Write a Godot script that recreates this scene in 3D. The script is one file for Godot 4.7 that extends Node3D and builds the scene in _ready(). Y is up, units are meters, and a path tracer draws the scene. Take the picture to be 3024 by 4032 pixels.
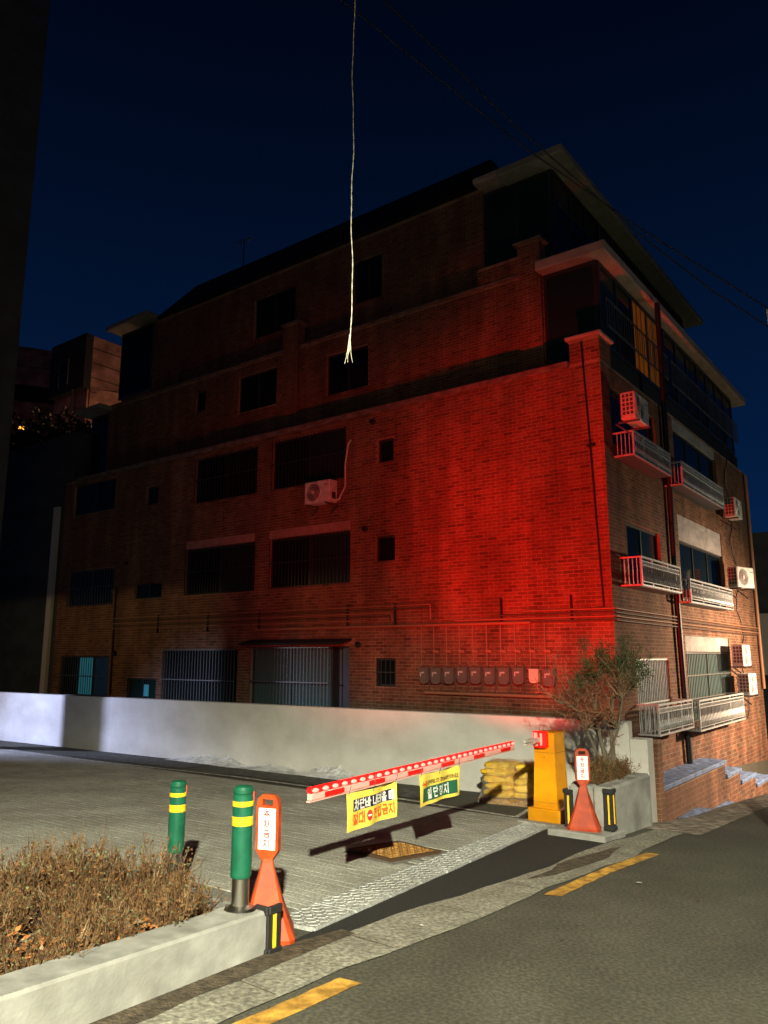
extends Node3D

# ---------------------------------------------------------------- frames
# W: the building's frame. x runs along the dark facade to the right, z out of it, the origin is its right corner at eye height.
const TURN := -0.6435011
var W := Transform3D(Basis(Vector3(0.8, 0, 0.6), Vector3.UP, Vector3(-0.6, 0, 0.8)), Vector3(4.14, 0, -14.0))
var M := {}
var used := {}
var rng := RandomNumberGenerator.new()

func gy(x: float, z: float) -> float:
	var y := -2.292 + 0.0026 * x + 0.0613 * z
	if x > 0.2 and z < 4.0:
		var f := clampf((2.1 - x) / 1.5, 0.0, 1.0)
		f = f * f * (3.0 - 2.0 * f)
		var b := clampf((4.0 - z) / 2.2, 0.0, 1.0)
		y -= (0.52 + 0.05 * maxf(0.0, -z)) * f * b
		y -= 0.02 * maxf(0.0, -z) * (1.0 - f) * 0.6
	return y

# ---------------------------------------------------------------- mesh builder
class MB:
	var st := SurfaceTool.new()
	var n := 0
	var col := Color.WHITE
	func _init() -> void:
		st.begin(Mesh.PRIMITIVE_TRIANGLES)
	func tri(a: Vector3, b: Vector3, c: Vector3, na := Vector3.ZERO, nb := Vector3.ZERO, nc := Vector3.ZERO) -> void:
		var f := (b - a).cross(c - a).normalized()
		var vs := [a, c, b]
		var ns := [na, nc, nb]
		for i in 3:
			st.set_color(col)
			st.set_normal(f if ns[i] == Vector3.ZERO else ns[i])
			st.add_vertex(vs[i])
		n += 1
	func quad(a: Vector3, b: Vector3, c: Vector3, d: Vector3) -> void:
		tri(a, b, c)
		tri(a, c, d)
	func box(c: Vector3, s: Vector3, bs := Basis.IDENTITY, ch := 0.0) -> void:
		var h := s * 0.5
		if ch <= 0.0:
			var p := []
			for i in 8:
				p.append(c + bs * Vector3(h.x * (1 if i & 1 else -1), h.y * (1 if i & 2 else -1), h.z * (1 if i & 4 else -1)))
			quad(p[4], p[5], p[7], p[6])
			quad(p[1], p[0], p[2], p[3])
			quad(p[5], p[1], p[3], p[7])
			quad(p[0], p[4], p[6], p[2])
			quad(p[6], p[7], p[3], p[2])
			quad(p[0], p[1], p[5], p[4])
			return
		# chamfered box
		var k := Vector3(maxf(h.x - ch, h.x * 0.1), maxf(h.y - ch, h.y * 0.1), maxf(h.z - ch, h.z * 0.1))
		var g := func(ax: int, sx: int, sy: int, sz: int) -> Vector3:
			var v := Vector3(k.x * sx, k.y * sy, k.z * sz)
			v[ax] = h[ax] * (sx if ax == 0 else sy if ax == 1 else sz)
			return c + bs * v
		for ax in 3:
			for s1 in [-1, 1]:
				var q := []
				for e in [[-1, -1], [1, -1], [1, 1], [-1, 1]]:
					var sg := [0, 0, 0]
					sg[ax] = s1
					sg[(ax + 1) % 3] = e[0]
					sg[(ax + 2) % 3] = e[1]
					q.append(g.call(ax, sg[0], sg[1], sg[2]))
				if s1 > 0:
					quad(q[0], q[1], q[2], q[3])
				else:
					quad(q[3], q[2], q[1], q[0])
		for ax in 3:
			var a1 := (ax + 1) % 3
			var a2 := (ax + 2) % 3
			for s1 in [-1, 1]:
				for s2 in [-1, 1]:
					var lo := [0, 0, 0]
					lo[ax] = -1
					lo[a1] = s1
					lo[a2] = s2
					var hi := lo.duplicate()
					hi[ax] = 1
					var p0: Vector3 = g.call(a1, lo[0], lo[1], lo[2])
					var p1: Vector3 = g.call(a1, hi[0], hi[1], hi[2])
					var p2: Vector3 = g.call(a2, hi[0], hi[1], hi[2])
					var p3: Vector3 = g.call(a2, lo[0], lo[1], lo[2])
					if s1 * s2 > 0:
						quad(p3, p2, p1, p0)
					else:
						quad(p0, p1, p2, p3)
		for i in 8:
			var sx := 1 if i & 1 else -1
			var sy := 1 if i & 2 else -1
			var sz := 1 if i & 4 else -1
			var a: Vector3 = g.call(0, sx, sy, sz)
			var b: Vector3 = g.call(1, sx, sy, sz)
			var d: Vector3 = g.call(2, sx, sy, sz)
			if sx * sy * sz > 0:
				tri(a, b, d)
			else:
				tri(a, d, b)
	func ring(at: Vector3, dir: Vector3, r: float, k: int) -> Array:
		var u := dir.cross(Vector3.UP if absf(dir.y) < 0.9 else Vector3.RIGHT).normalized()
		var v := u.cross(dir).normalized()
		var out := []
		for i in k:
			var a := TAU * i / k
			out.append([at + (u * cos(a) + v * sin(a)) * r, u * cos(a) + v * sin(a)])
		return out
	func tube(pts: Array, r0: float, r1 := -1.0, k := 6, caps := true) -> void:
		if r1 < 0.0:
			r1 = r0
		var prev := []
		for i in pts.size():
			var d: Vector3 = (pts[mini(i + 1, pts.size() - 1)] - pts[maxi(i - 1, 0)]).normalized()
			var r := ring(pts[i], d, lerpf(r0, r1, float(i) / maxf(1, pts.size() - 1)), k)
			if i > 0:
				# keep the seam aligned with the ring before
				var best := 0
				var bd := 1e9
				for j in k:
					var q: float = prev[0][1].distance_to(r[j][1])
					if q < bd:
						bd = q
						best = j
				if best:
					r = r.slice(best) + r.slice(0, best)
				for j in k:
					var m := (j + 1) % k
					tri(prev[j][0], r[m][0], prev[m][0], prev[j][1], r[m][1], prev[m][1])
					tri(prev[j][0], r[j][0], r[m][0], prev[j][1], r[j][1], r[m][1])
			elif caps:
				for j in range(1, k - 1):
					tri(r[0][0], r[j][0], r[j + 1][0])
			prev = r
		if caps:
			for j in range(1, k - 1):
				tri(prev[0][0], prev[j + 1][0], prev[j][0])
	func lathe(prof: Array, k := 24, at := Vector3.ZERO, bs := Basis.IDENTITY) -> void:
		# prof: Vector2(radius, height), upwards
		for i in prof.size() - 1:
			var a: Vector2 = prof[i]
			var b: Vector2 = prof[i + 1]
			var t := (b - a).normalized()
			for j in k:
				var c0 := TAU * j / k
				var c1 := TAU * (j + 1) / k
				var d0 := Vector3(sin(c0), 0, cos(c0))
				var d1 := Vector3(sin(c1), 0, cos(c1))
				var n0 := bs * (d0 * t.y + Vector3.UP * -t.x)
				var n1 := bs * (d1 * t.y + Vector3.UP * -t.x)
				var p := at + bs * (d0 * a.x + Vector3.UP * a.y)
				var q := at + bs * (d1 * a.x + Vector3.UP * a.y)
				var r := at + bs * (d1 * b.x + Vector3.UP * b.y)
				var s := at + bs * (d0 * b.x + Vector3.UP * b.y)
				if a.x > 1e-5:
					tri(p, q, r, n0, n1, n1)
				if b.x > 1e-5:
					tri(p, r, s, n0, n1, n0)
	func prism(poly: PackedVector2Array, z0: float, z1: float, tf := Transform3D.IDENTITY) -> void:
		# outline in x,y (counter-clockwise), from z0 to z1
		var ix := Geometry2D.triangulate_polygon(poly)
		var area := 0.0
		for i in poly.size():
			area += poly[i].cross(poly[(i + 1) % poly.size()])
		for i in range(0, ix.size(), 3):
			var a := poly[ix[i]]
			var b := poly[ix[i + 1]]
			var c := poly[ix[i + 2]]
			if (b - a).cross(c - a) < 0:
				var e := b
				b = c
				c = e
			tri(tf * Vector3(a.x, a.y, z1), tf * Vector3(b.x, b.y, z1), tf * Vector3(c.x, c.y, z1))
			tri(tf * Vector3(a.x, a.y, z0), tf * Vector3(c.x, c.y, z0), tf * Vector3(b.x, b.y, z0))
		for i in poly.size():
			var a := poly[i]
			var b := poly[(i + 1) % poly.size()]
			if area < 0:
				var e := a
				a = b
				b = e
			quad(tf * Vector3(a.x, a.y, z0), tf * Vector3(b.x, b.y, z0), tf * Vector3(b.x, b.y, z1), tf * Vector3(a.x, a.y, z1))
	func mesh() -> ArrayMesh:
		return st.commit()

# ---------------------------------------------------------------- naming
func part(called: String, b, mat: Material, parent: Node3D, at := Transform3D.IDENTITY) -> MeshInstance3D:
	var o := MeshInstance3D.new()
	o.name = called
	o.mesh = b.mesh() if b is MB else b
	o.material_override = mat
	o.transform = at
	parent.add_child(o, true)
	return o

func tag(o: Node3D, label: String, category: String, group := "", kind := "") -> Node3D:
	if label:
		o.set_meta("label", label)
	if category:
		o.set_meta("category", category)
	if group:
		o.set_meta("group", group)
	if kind:
		o.set_meta("kind", kind)
	return o

func numbered(called: String) -> String:
	var k: int = used.get(called, 0)
	used[called] = k + 1
	return called if k == 0 else "%s_%03d" % [called, k]

func thing(called: String, label: String, category: String, at := Vector3.ZERO, turn := 0.0, group := "") -> Node3D:
	# at is in the building's frame
	var o := Node3D.new()
	o.name = numbered(called)
	add_child(o)
	o.position = W * at
	o.rotation.y = TURN + turn
	tag(o, label, category, group)
	return o

func copy(src: Node3D, label: String, at: Vector3, turn := 0.0, group := "") -> Node3D:
	var o: Node3D = src.duplicate()
	var base := String(src.name)
	o.name = numbered(base)
	add_child(o)
	o.position = W * at
	o.rotation.y = TURN + turn
	tag(o, label, "", group)
	return o

func structure(called: String, b: MB, mat: Material) -> MeshInstance3D:
	var o := part(numbered(called), b, mat, self, W)
	o.set_meta("kind", "structure")
	return o

# ---------------------------------------------------------------- materials
func noise(freq: float, oct: int, sd: int, type := FastNoiseLite.TYPE_SIMPLEX_SMOOTH) -> FastNoiseLite:
	var f := FastNoiseLite.new()
	f.noise_type = type
	f.frequency = freq
	f.fractal_octaves = oct
	f.fractal_gain = 0.6
	f.seed = sd
	return f

func ntex(freq: float, oct: int, sd: int, lo: float, hi: float, warm := 0.0, size := 512) -> NoiseTexture2D:
	var t := NoiseTexture2D.new()
	t.width = size
	t.height = size
	t.seamless = true
	t.noise = noise(freq, oct, sd)
	var g := Gradient.new()
	g.set_color(0, Color(lo + warm, lo, lo - warm))
	g.set_color(1, Color(hi, hi, hi))
	g.set_offset(0, 0.18)
	g.set_offset(1, 0.82)
	t.color_ramp = g
	return t

func lin(r: float, g: float, b: float) -> Color:
	return Color(r, g, b).linear_to_srgb()

func mat(key: String, c: Color, rough := 0.85, tex: Texture2D = null, scale := 1.0, bump: Texture2D = null, bh := 0.4, metal := 0.0, vc := false) -> StandardMaterial3D:
	var m := StandardMaterial3D.new()
	m.resource_name = key
	m.albedo_color = c
	m.roughness = rough
	m.metallic = metal
	m.vertex_color_use_as_albedo = vc
	if tex:
		m.albedo_texture = tex
	if bump:
		m.heightmap_enabled = true
		m.heightmap_texture = bump
		m.heightmap_scale = bh
	if tex or bump:
		m.uv1_triplanar = true
		m.uv1_world_triplanar = true
		m.uv1_scale = Vector3.ONE * scale
	M[key] = m
	return m

func detail(m: StandardMaterial3D, over: Texture2D, scale: Vector3) -> void:
	m.detail_enabled = true
	m.detail_albedo = over
	m.detail_blend_mode = BaseMaterial3D.BLEND_MODE_MUL
	m.detail_uv_layer = BaseMaterial3D.DETAIL_UV_2
	m.uv2_triplanar = true
	m.uv2_world_triplanar = true
	m.uv2_scale = scale

func emit(key: String, c: Color, e: float) -> StandardMaterial3D:
	var m := mat(key, c, 0.5)
	m.emission_enabled = true
	m.emission = c
	m.emission_energy_multiplier = e
	return m

func materials() -> void:
	var fine := ntex(0.05, 4, 3, 0.62, 1.0)
	var mid := ntex(0.012, 5, 5, 0.55, 1.0, 0.03)
	var soft := ntex(0.006, 4, 9, 0.78, 1.0)
	var grain := ntex(0.12, 3, 11, 0.0, 1.0)
	var lump := ntex(0.03, 4, 13, 0.0, 1.0)
	var stain := ntex(0.008, 6, 17, 0.86, 1.0, 0.01)
	mat("asphalt", lin(0.104, 0.099, 0.070), 0.92, fine, 1.1, grain, 0.14)
	mat("fresh_asphalt", lin(0.009, 0.0095, 0.009), 0.9, fine, 0.9, grain, 0.4)
	mat("dark_asphalt", lin(0.010, 0.0105, 0.011), 0.85, fine, 0.5, grain, 0.3)
	mat("gutter", lin(0.40, 0.385, 0.315), 0.9, fine, 0.9, lump, 0.5)
	mat("kerb", lin(0.43, 0.43, 0.405), 0.85, soft, 0.7, grain, 0.12)
	mat("plaster", lin(0.64, 0.63, 0.60), 0.85, stain, 0.22, grain, 0.1)
	mat("path", lin(0.46, 0.40, 0.34), 0.92, mid, 0.8, lump, 1.0)
	mat("dirt", lin(0.10, 0.075, 0.045), 0.95, mid, 1.5, lump, 1.0)
	mat("soil", lin(0.06, 0.03, 0.014), 0.95, fine, 1.5, lump, 2.0)
	mat("paver", Color.WHITE, 0.88, fine, 1.3, grain, 0.15, 0.0, true)
	mat("paver_bed", lin(0.25, 0.24, 0.21), 0.95, fine, 1.0)
	mat("bay_slab", lin(0.10, 0.10, 0.095), 0.9, mid, 0.8)
	mat("drain", lin(0.56, 0.58, 0.57), 0.7, fine, 1.2, grain, 0.1)
	mat("brick", Color.WHITE, 0.9, fine, 1.6, grain, 0.12, 0.0, true)
	mat("mortar", lin(0.62, 0.39, 0.25), 0.95, fine, 1.0, grain, 0.2)
	var streak := ntex(0.010, 5, 23, 0.66, 1.0, 0.02)
	var patch := ntex(0.010, 5, 29, 0.80, 1.0, 0.01)
	for k in ["mortar", "brick"]:
		detail(M[k], streak, Vector3(0.30, 0.045, 0.30))
	detail(M.kerb, patch, Vector3(0.6, 0.5, 0.6))
	for k in ["asphalt", "gutter", "paver", "path", "drain", "dark_asphalt"]:
		detail(M[k], patch, Vector3.ONE * (0.16 if k != "gutter" else 0.45))
	mat("white_line", lin(0.72, 0.72, 0.68), 0.7, mid, 1.2)
	mat("yellow_line", lin(0.72, 0.40, 0.065), 0.75, mid, 1.0, grain, 0.2)
	mat("glass", lin(0.006, 0.011, 0.012), 0.08)
	mat("glass_teal", lin(0.012, 0.03, 0.03), 0.15)
	M.glass.metallic_specular = 0.22
	M.glass_teal.metallic_specular = 0.25
	mat("curtain", lin(0.05, 0.11, 0.11), 0.8)
	mat("curtain_warm", lin(0.22, 0.12, 0.04), 0.9)
	mat("frame", lin(0.022, 0.024, 0.026), 0.45)
	mat("bar", lin(0.15, 0.15, 0.145), 0.45, null, 1.0, null, 0.0, 0.5)
	mat("bar_dark", lin(0.10, 0.11, 0.12), 0.5, null, 1.0, null, 0.0, 0.3)
	mat("rail", lin(0.62, 0.64, 0.66), 0.4, null, 1.0, null, 0.0, 0.3)
	mat("slab_paint", lin(0.50, 0.40, 0.34), 0.8, stain, 0.5)
	mat("ledge_paint", lin(0.27, 0.20, 0.165), 0.85, mid, 0.5)
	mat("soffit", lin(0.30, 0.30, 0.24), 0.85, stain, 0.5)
	mat("roof", lin(0.015, 0.014, 0.014), 0.8, fine, 0.6)
	mat("lintel", lin(0.42, 0.22, 0.17), 0.85, soft, 0.6)
	mat("shade", lin(0.42, 0.38, 0.37), 0.8, soft, 0.8)
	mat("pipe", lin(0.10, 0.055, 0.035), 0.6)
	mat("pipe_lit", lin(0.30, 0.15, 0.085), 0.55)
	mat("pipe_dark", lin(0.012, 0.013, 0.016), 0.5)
	mat("meter", lin(0.13, 0.115, 0.10), 0.5)
	mat("meter_pale", lin(0.62, 0.56, 0.44), 0.5)
	mat("meter_face", lin(0.55, 0.52, 0.48), 0.4)
	mat("ac", lin(0.66, 0.63, 0.60), 0.45)
	mat("ac_dark", lin(0.05, 0.05, 0.05), 0.5)
	mat("steel", lin(0.42, 0.40, 0.36), 0.32, null, 1.0, null, 0.0, 1.0)
	mat("green_rubber", lin(0.008, 0.115, 0.062), 0.38)
	mat("yellow_tape", lin(0.90, 0.52, 0.02), 0.35)
	mat("red_tape", lin(0.85, 0.06, 0.03), 0.35)
	mat("orange", lin(0.60, 0.070, 0.003), 0.65, soft, 1.5)
	mat("orange_deep", lin(0.54, 0.055, 0.004), 0.65, soft, 1.5)
	mat("panel_white", lin(0.82, 0.81, 0.79), 0.5)
	mat("red_ink", lin(0.62, 0.03, 0.03), 0.6)
	mat("orange_ink", lin(0.72, 0.13, 0.02), 0.6)
	mat("black_rubber", lin(0.012, 0.012, 0.012), 0.6)
	mat("barrier_yellow", lin(0.86, 0.345, 0.004), 0.35, soft, 0.5)
	mat("barrier_joint", lin(0.30, 0.12, 0.004), 0.6)
	mat("arm_white", lin(0.80, 0.40, 0.36), 0.35)
	mat("arm_red", lin(0.75, 0.01, 0.008), 0.35)
	mat("bracket", lin(0.62, 0.60, 0.55), 0.4, null, 1.0, null, 0.0, 0.4)
	mat("banner", lin(0.86, 0.66, 0.10), 0.55)
	mat("ink_dark", lin(0.018, 0.012, 0.03), 0.6)
	mat("ink_green", lin(0.012, 0.11, 0.055), 0.6)
	mat("ink_white", lin(0.82, 0.80, 0.76), 0.6)
	mat("ink_brown", lin(0.13, 0.07, 0.03), 0.6)
	mat("rust", lin(0.50, 0.26, 0.055), 0.75, mid, 2.5, lump, 0.5)
	mat("rust_dark", lin(0.06, 0.03, 0.012), 0.8)
	mat("twig", Color.WHITE, 0.85, null, 1.0, null, 0.0, 0.0, true)
	mat("bark", lin(0.16, 0.125, 0.085), 0.9, fine, 3.0)
	mat("leaf", Color.WHITE, 0.8, null, 1.0, null, 0.0, 0.0, true)
	M.leaf.backlight_enabled = true
	M.leaf.backlight = Color(0.25, 0.25, 0.25)
	mat("snow", lin(0.82, 0.83, 0.86), 0.7, soft, 0.8, lump, 1.5)
	mat("sack", lin(0.92, 0.56, 0.02), 0.6, soft, 1.5)
	var pl := mat("plastic", Color(0.85, 0.84, 0.80, 0.10), 0.14)
	pl.transparency = BaseMaterial3D.TRANSPARENCY_ALPHA
	mat("blue_paint", lin(0.20, 0.32, 0.62), 0.75, mid, 0.9)
	mat("neighbour", lin(0.07, 0.085, 0.09), 0.9, soft, 0.4)
	mat("far_wall", lin(0.40, 0.24, 0.185), 0.9, mid, 0.12)
	mat("far_dark", lin(0.014, 0.016, 0.018), 0.9)
	mat("pale_metal", lin(0.62, 0.60, 0.55), 0.6)
	mat("rope", lin(0.60, 0.58, 0.44), 0.9)
	mat("cable", lin(0.01, 0.01, 0.012), 0.8)
	mat("litter", lin(0.34, 0.33, 0.30), 0.8)
	for k in ["orange", "orange_deep", "green_rubber", "ac", "rail"]:
		var m: StandardMaterial3D = M[k]
		detail(m, patch, Vector3.ONE * 1.3)
		m.uv1_triplanar = true
		m.uv1_world_triplanar = true
	emit("led", Color(1.0, 0.50, 0.46), 1.9)
	emit("led_strip", Color(1.0, 0.06, 0.04), 2.2)
	emit("beacon_red", Color(1.0, 0.04, 0.03), 0.85)
	emit("lamp_glow", Color(1.0, 0.93, 0.78), 6.0)
	emit("lamp_blue", Color(0.7, 0.78, 1.0), 5.0)
	emit("lamp_peach", Color(1.0, 0.72, 0.5), 5.0)
	emit("window_warm", Color(1.0, 0.56, 0.16), 0.12)
	emit("window_dim", Color(1.0, 0.60, 0.20), 0.045)
	emit("window_cyan", Color(0.25, 0.62, 0.72), 0.16)
	emit("window_blue", Color(0.10, 0.27, 0.42), 0.06)
	emit("dot_white", Color(1, 1, 1), 2.0)

# ---------------------------------------------------------------- letters
# Strokes of each jamo in a unit box, y downwards: pairs of points in one run; "o" stands for a ring.
const JAMO := {
	"ㄱ": [[0, 0.05, 0.95, 0.05, 0.9, 1]], "ㄴ": [[0.05, 0, 0.05, 0.95, 1, 0.95]], "ㄷ": [[0.95, 0.05, 0.05, 0.05, 0.05, 0.95, 1, 0.95]],
	"ㄹ": [[0, 0.03, 0.95, 0.03, 0.95, 0.5, 0.05, 0.5, 0.05, 0.97, 1, 0.97]], "ㅁ": [[0.05, 0.05, 0.95, 0.05, 0.95, 0.95, 0.05, 0.95, 0.05, 0.05]],
	"ㅂ": [[0.05, 0, 0.05, 0.97, 0.95, 0.97, 0.95, 0], [0.05, 0.5, 0.95, 0.5]], "ㅅ": [[0.5, 0, 0.45, 0.45, 0, 1], [0.47, 0.4, 1, 1]],
	"ㅇ": ["o"], "ㅈ": [[0.02, 0.06, 0.98, 0.06], [0.52, 0.06, 0.45, 0.5, 0, 1], [0.47, 0.5, 1, 1]],
	"ㅊ": [[0.35, -0.1, 0.65, -0.1], [0.02, 0.16, 0.98, 0.16], [0.52, 0.16, 0.45, 0.55, 0, 1], [0.47, 0.55, 1, 1]],
	"ㄸ": [[0.42, 0.05, 0.03, 0.05, 0.03, 0.95, 0.42, 0.95], [0.97, 0.05, 0.58, 0.05, 0.58, 0.95, 1, 0.95]],
	"ㅎ": [[0.35, -0.1, 0.65, -0.1], [0, 0.14, 1, 0.14], "h"],
}
const CHO := "ㄱㄲㄴㄷㄸㄹㅁㅂㅃㅅㅆㅇㅈㅉㅊㅋㅌㅍㅎ"
const JONG := " ㄱㄲㄳㄴㄵㄶㄷㄹㄺㄻㄼㄽㄾㄿㅀㅁㅂㅄㅅㅆㅇㅈㅊㅋㅌㅍㅎ"
# vowels: type (0 right of the consonant, 1 below it), strokes in a unit box of their own
const VOWEL := {
	0: [0, [[0.35, 0, 0.35, 1], [0.35, 0.47, 0.95, 0.47]]], 1: [0, [[0.1, 0, 0.1, 1], [0.1, 0.47, 0.85, 0.47], [0.85, 0, 0.85, 1]]], 4: [0, [[0.75, 0, 0.75, 1], [0.05, 0.47, 0.75, 0.47]]],
	5: [0, [[0.4, 0, 0.4, 1], [0.0, 0.47, 0.4, 0.47], [0.9, 0, 0.9, 1]]], 6: [0, [[0.75, 0, 0.75, 1], [0.05, 0.3, 0.75, 0.3], [0.05, 0.62, 0.75, 0.62]]], 20: [0, [[0.6, 0, 0.6, 1]]],
	8: [1, [[0, 0.9, 1, 0.9], [0.5, 0.1, 0.5, 0.9]]], 12: [1, [[0, 0.9, 1, 0.9], [0.32, 0.1, 0.32, 0.9], [0.68, 0.1, 0.68, 0.9]]], 13: [1, [[0, 0.15, 1, 0.15], [0.5, 0.15, 0.5, 1]]], 18: [1, [[0, 0.5, 1, 0.5]]],
	9: [2, [[0, 0.9, 0.62, 0.9], [0.31, 0.6, 0.31, 0.9], [0.8, 0, 0.8, 1], [0.8, 0.45, 1.0, 0.45]]], 11: [2, [[0, 0.9, 0.62, 0.9], [0.31, 0.6, 0.31, 0.9], [0.85, 0, 0.85, 1]]], 19: [2, [[0, 0.85, 0.62, 0.85], [0.85, 0, 0.85, 1]]],
}

func glyph_runs(ch: String) -> Array:
	var code := ch.unicode_at(0) - 0xAC00
	var out := []
	if ch == ".":
		return [[0.1, 0.92, 0.2, 0.92]]
	if code < 0:
		return out
	var cho := CHO[code / 588]
	var jung := (code % 588) / 28
	var jong := JONG[code % 28]
	var v: Array = VOWEL[jung]
	var closed := jong != " "
	var fit := func(runs: Array, x0: float, y0: float, x1: float, y1: float) -> void:
		for r in runs:
			var p := []
			if r is String:
				var c := Vector2((x0 + x1) / 2, lerpf(y0, y1, 0.5 if r == "o" else 0.64))
				var q := Vector2((x1 - x0) / 2, (y1 - y0) * (0.5 if r == "o" else 0.34)) * 0.93
				for i in 13:
					p.append(c.x + cos(TAU * i / 12) * q.x)
					p.append(c.y + sin(TAU * i / 12) * q.y)
			else:
				for i in range(0, r.size(), 2):
					p.append(lerpf(x0, x1, r[i]))
					p.append(lerpf(y0, y1, r[i + 1]))
			out.append(p)
	if v[0] == 0:
		fit.call(JAMO[cho], 0.04, 0.12, 0.55, 0.5 if closed else 0.9)
		fit.call(v[1], 0.62, 0.02, 0.98, 0.56 if closed else 0.98)
	elif v[0] == 2:
		fit.call(JAMO[cho], 0.06, 0.08, 0.56, 0.32 if closed else 0.5)
		fit.call(v[1], 0.02, 0.04, 0.98, 0.58 if closed else 0.98)
	else:
		fit.call(JAMO[cho], 0.2, 0.08, 0.8, 0.36 if closed else 0.5)
		fit.call(v[1], 0.02, 0.36 if closed else 0.52, 0.98, 0.58 if closed else 0.94)
	if closed:
		fit.call(JAMO[jong], 0.2, 0.64, 0.88, 0.97)
	return out

func write(b: MB, text: String, x: float, y: float, w: float, h: float, step: float, wide: float, bend: Callable, down := false) -> void:
	# flat strokes; (x, y) is the upper left corner of the first letter, y upwards
	for i in text.length():
		var ox := x + (0.0 if down else step * i)
		var oy := y - (step * i if down else 0.0)
		for r in glyph_runs(text[i]):
			for k in range(0, r.size() - 2, 2):
				var a := Vector2(ox + r[k] * w, oy - r[k + 1] * h)
				var c := Vector2(ox + r[k + 2] * w, oy - r[k + 3] * h)
				var d := (c - a).normalized() * wide * 0.5
				var n := Vector2(-d.y, d.x)
				a -= d * 0.8
				c += d * 0.8
				b.quad(bend.call(a - n), bend.call(c - n), bend.call(c + n), bend.call(a + n))

# ---------------------------------------------------------------- the place
func _ready() -> void:
	rng.seed = 7
	lens_and_light()
	materials()
	ground()
	lot_wall()
	apartment_building()
	street_side()
	neighbours()
	lamps()
	planter_left()
	planter_right()
	barrier()
	stands()
	bollards()
	wrapped_stack()
	meters()
	air_conditioners()
	odds_and_ends()

func lens_and_light() -> void:
	var cam := Camera3D.new()
	cam.name = "camera"
	cam.fov = 67.29
	cam.rotation = Vector3(atan2(560.0, 3028.0), 0, 0)
	cam.near = 0.05
	cam.far = 400.0
	add_child(cam)
	var sky := ProceduralSkyMaterial.new()
	sky.sky_top_color = lin(0.0001, 0.0008, 0.0036)
	sky.sky_horizon_color = lin(0.0022, 0.0190, 0.078)
	sky.sky_curve = 0.26
	sky.ground_bottom_color = lin(0.0004, 0.0004, 0.0005)
	sky.ground_horizon_color = lin(0.001, 0.002, 0.006)
	sky.sky_energy_multiplier = 1.0
	var e := Environment.new()
	e.background_mode = Environment.BG_SKY
	e.sky = Sky.new()
	e.sky.sky_material = sky
	e.tonemap_mode = Environment.TONE_MAPPER_LINEAR
	e.tonemap_exposure = 1.0
	e.sdfgi_enabled = true
	e.ssao_enabled = true
	e.ssil_enabled = true
	var we := WorldEnvironment.new()
	we.name = "environment"
	we.environment = e
	add_child(we)
	# the street lamp over the road behind the viewpoint: its sharp upper cut-off leaves the upper floors dark
	spot("street_lamp_light", Vector3(0.3, 3.9, 4.8), Vector3(-0.02, -1.0, -1.0), Color(1.0, 0.985, 0.86), 450.0, 38.5, 0.66, 0.12)
	spot("pilotis_light", W * Vector3(-15.0, 1.2, 9.0), W.basis * Vector3(3.2, -4.3, -5.6), Color(0.74, 0.80, 1.0), 108.0, 33.0, 1.0, 0.14)
	spot("side_street_light", W * Vector3(5.2, 0.8, -8.6), W.basis * Vector3(-0.8, -0.6, 0.12), Color(1.0, 0.85, 0.70), 175.0, 74.0, 1.0, 0.15)
	spot("beacon_light", W * Vector3(0.22, -0.80, 6.8), W.basis * Vector3(-0.17, 0.44, -1.0), Color(1.0, 0.085, 0.035), 112.0, 30.0, 0.85, 0.08)
	spot("arm_led_light", W * Vector3(0.35, -0.80, 7.8), W.basis * Vector3(-0.72, 0.40, -1.0), Color(1.0, 0.12, 0.05), 46.0, 26.0, 1.0, 0.08)

func spot(called: String, at: Vector3, dir: Vector3, c: Color, energy: float, angle: float, blend: float, size: float) -> void:
	var l := SpotLight3D.new()
	l.name = called
	l.position = at
	l.basis = Basis.looking_at(dir.normalized())
	l.light_color = c
	l.light_energy = energy
	l.spot_angle = angle
	l.spot_angle_attenuation = blend
	l.spot_range = 80.0
	l.spot_attenuation = 2.0
	l.light_size = size
	l.shadow_enabled = true
	add_child(l)

# ---------------------------------------------------------------- ground
func sheet(poly: PackedVector2Array, dh: float, jag := 0.0, cell := 0.25) -> MB:
	# a flat piece of the ground: outline in x,z of the building's frame, edges roughened by jag
	var p := PackedVector2Array()
	for i in poly.size():
		var a := poly[i]
		var c := poly[(i + 1) % poly.size()]
		var k := maxi(1, int(a.distance_to(c) / cell)) if jag > 0.0 else 1
		for j in k:
			var q := a.lerp(c, float(j) / k)
			if jag > 0.0:
				q += Vector2(rng.randf_range(-jag, jag), rng.randf_range(-jag, jag))
			p.append(q)
	var b := MB.new()
	var ix := Geometry2D.triangulate_polygon(p)
	for i in range(0, ix.size(), 3):
		var t := []
		for j in 3:
			var q := p[ix[i + j]]
			t.append(Vector3(q.x, gy(q.x, q.y) + dh, q.y))
		if (t[1] - t[0]).cross(t[2] - t[0]).y < 0:
			t.reverse()
		b.tri(t[0], t[1], t[2])
	return b

func grid(xs: Array, zs: Array, dh: float) -> MB:
	var b := MB.new()
	for i in xs.size() - 1:
		for j in zs.size() - 1:
			var p := func(x: float, z: float) -> Vector3: return Vector3(x, gy(x, z) + dh, z)
			b.quad(p.call(xs[i], zs[j + 1]), p.call(xs[i + 1], zs[j + 1]), p.call(xs[i + 1], zs[j]), p.call(xs[i], zs[j]))
	return b

func steps(a: float, c: float, d: float) -> Array:
	var out := []
	var k := int(round((c - a) / d))
	for i in k + 1:
		out.append(a + d * i)
	return out

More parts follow.
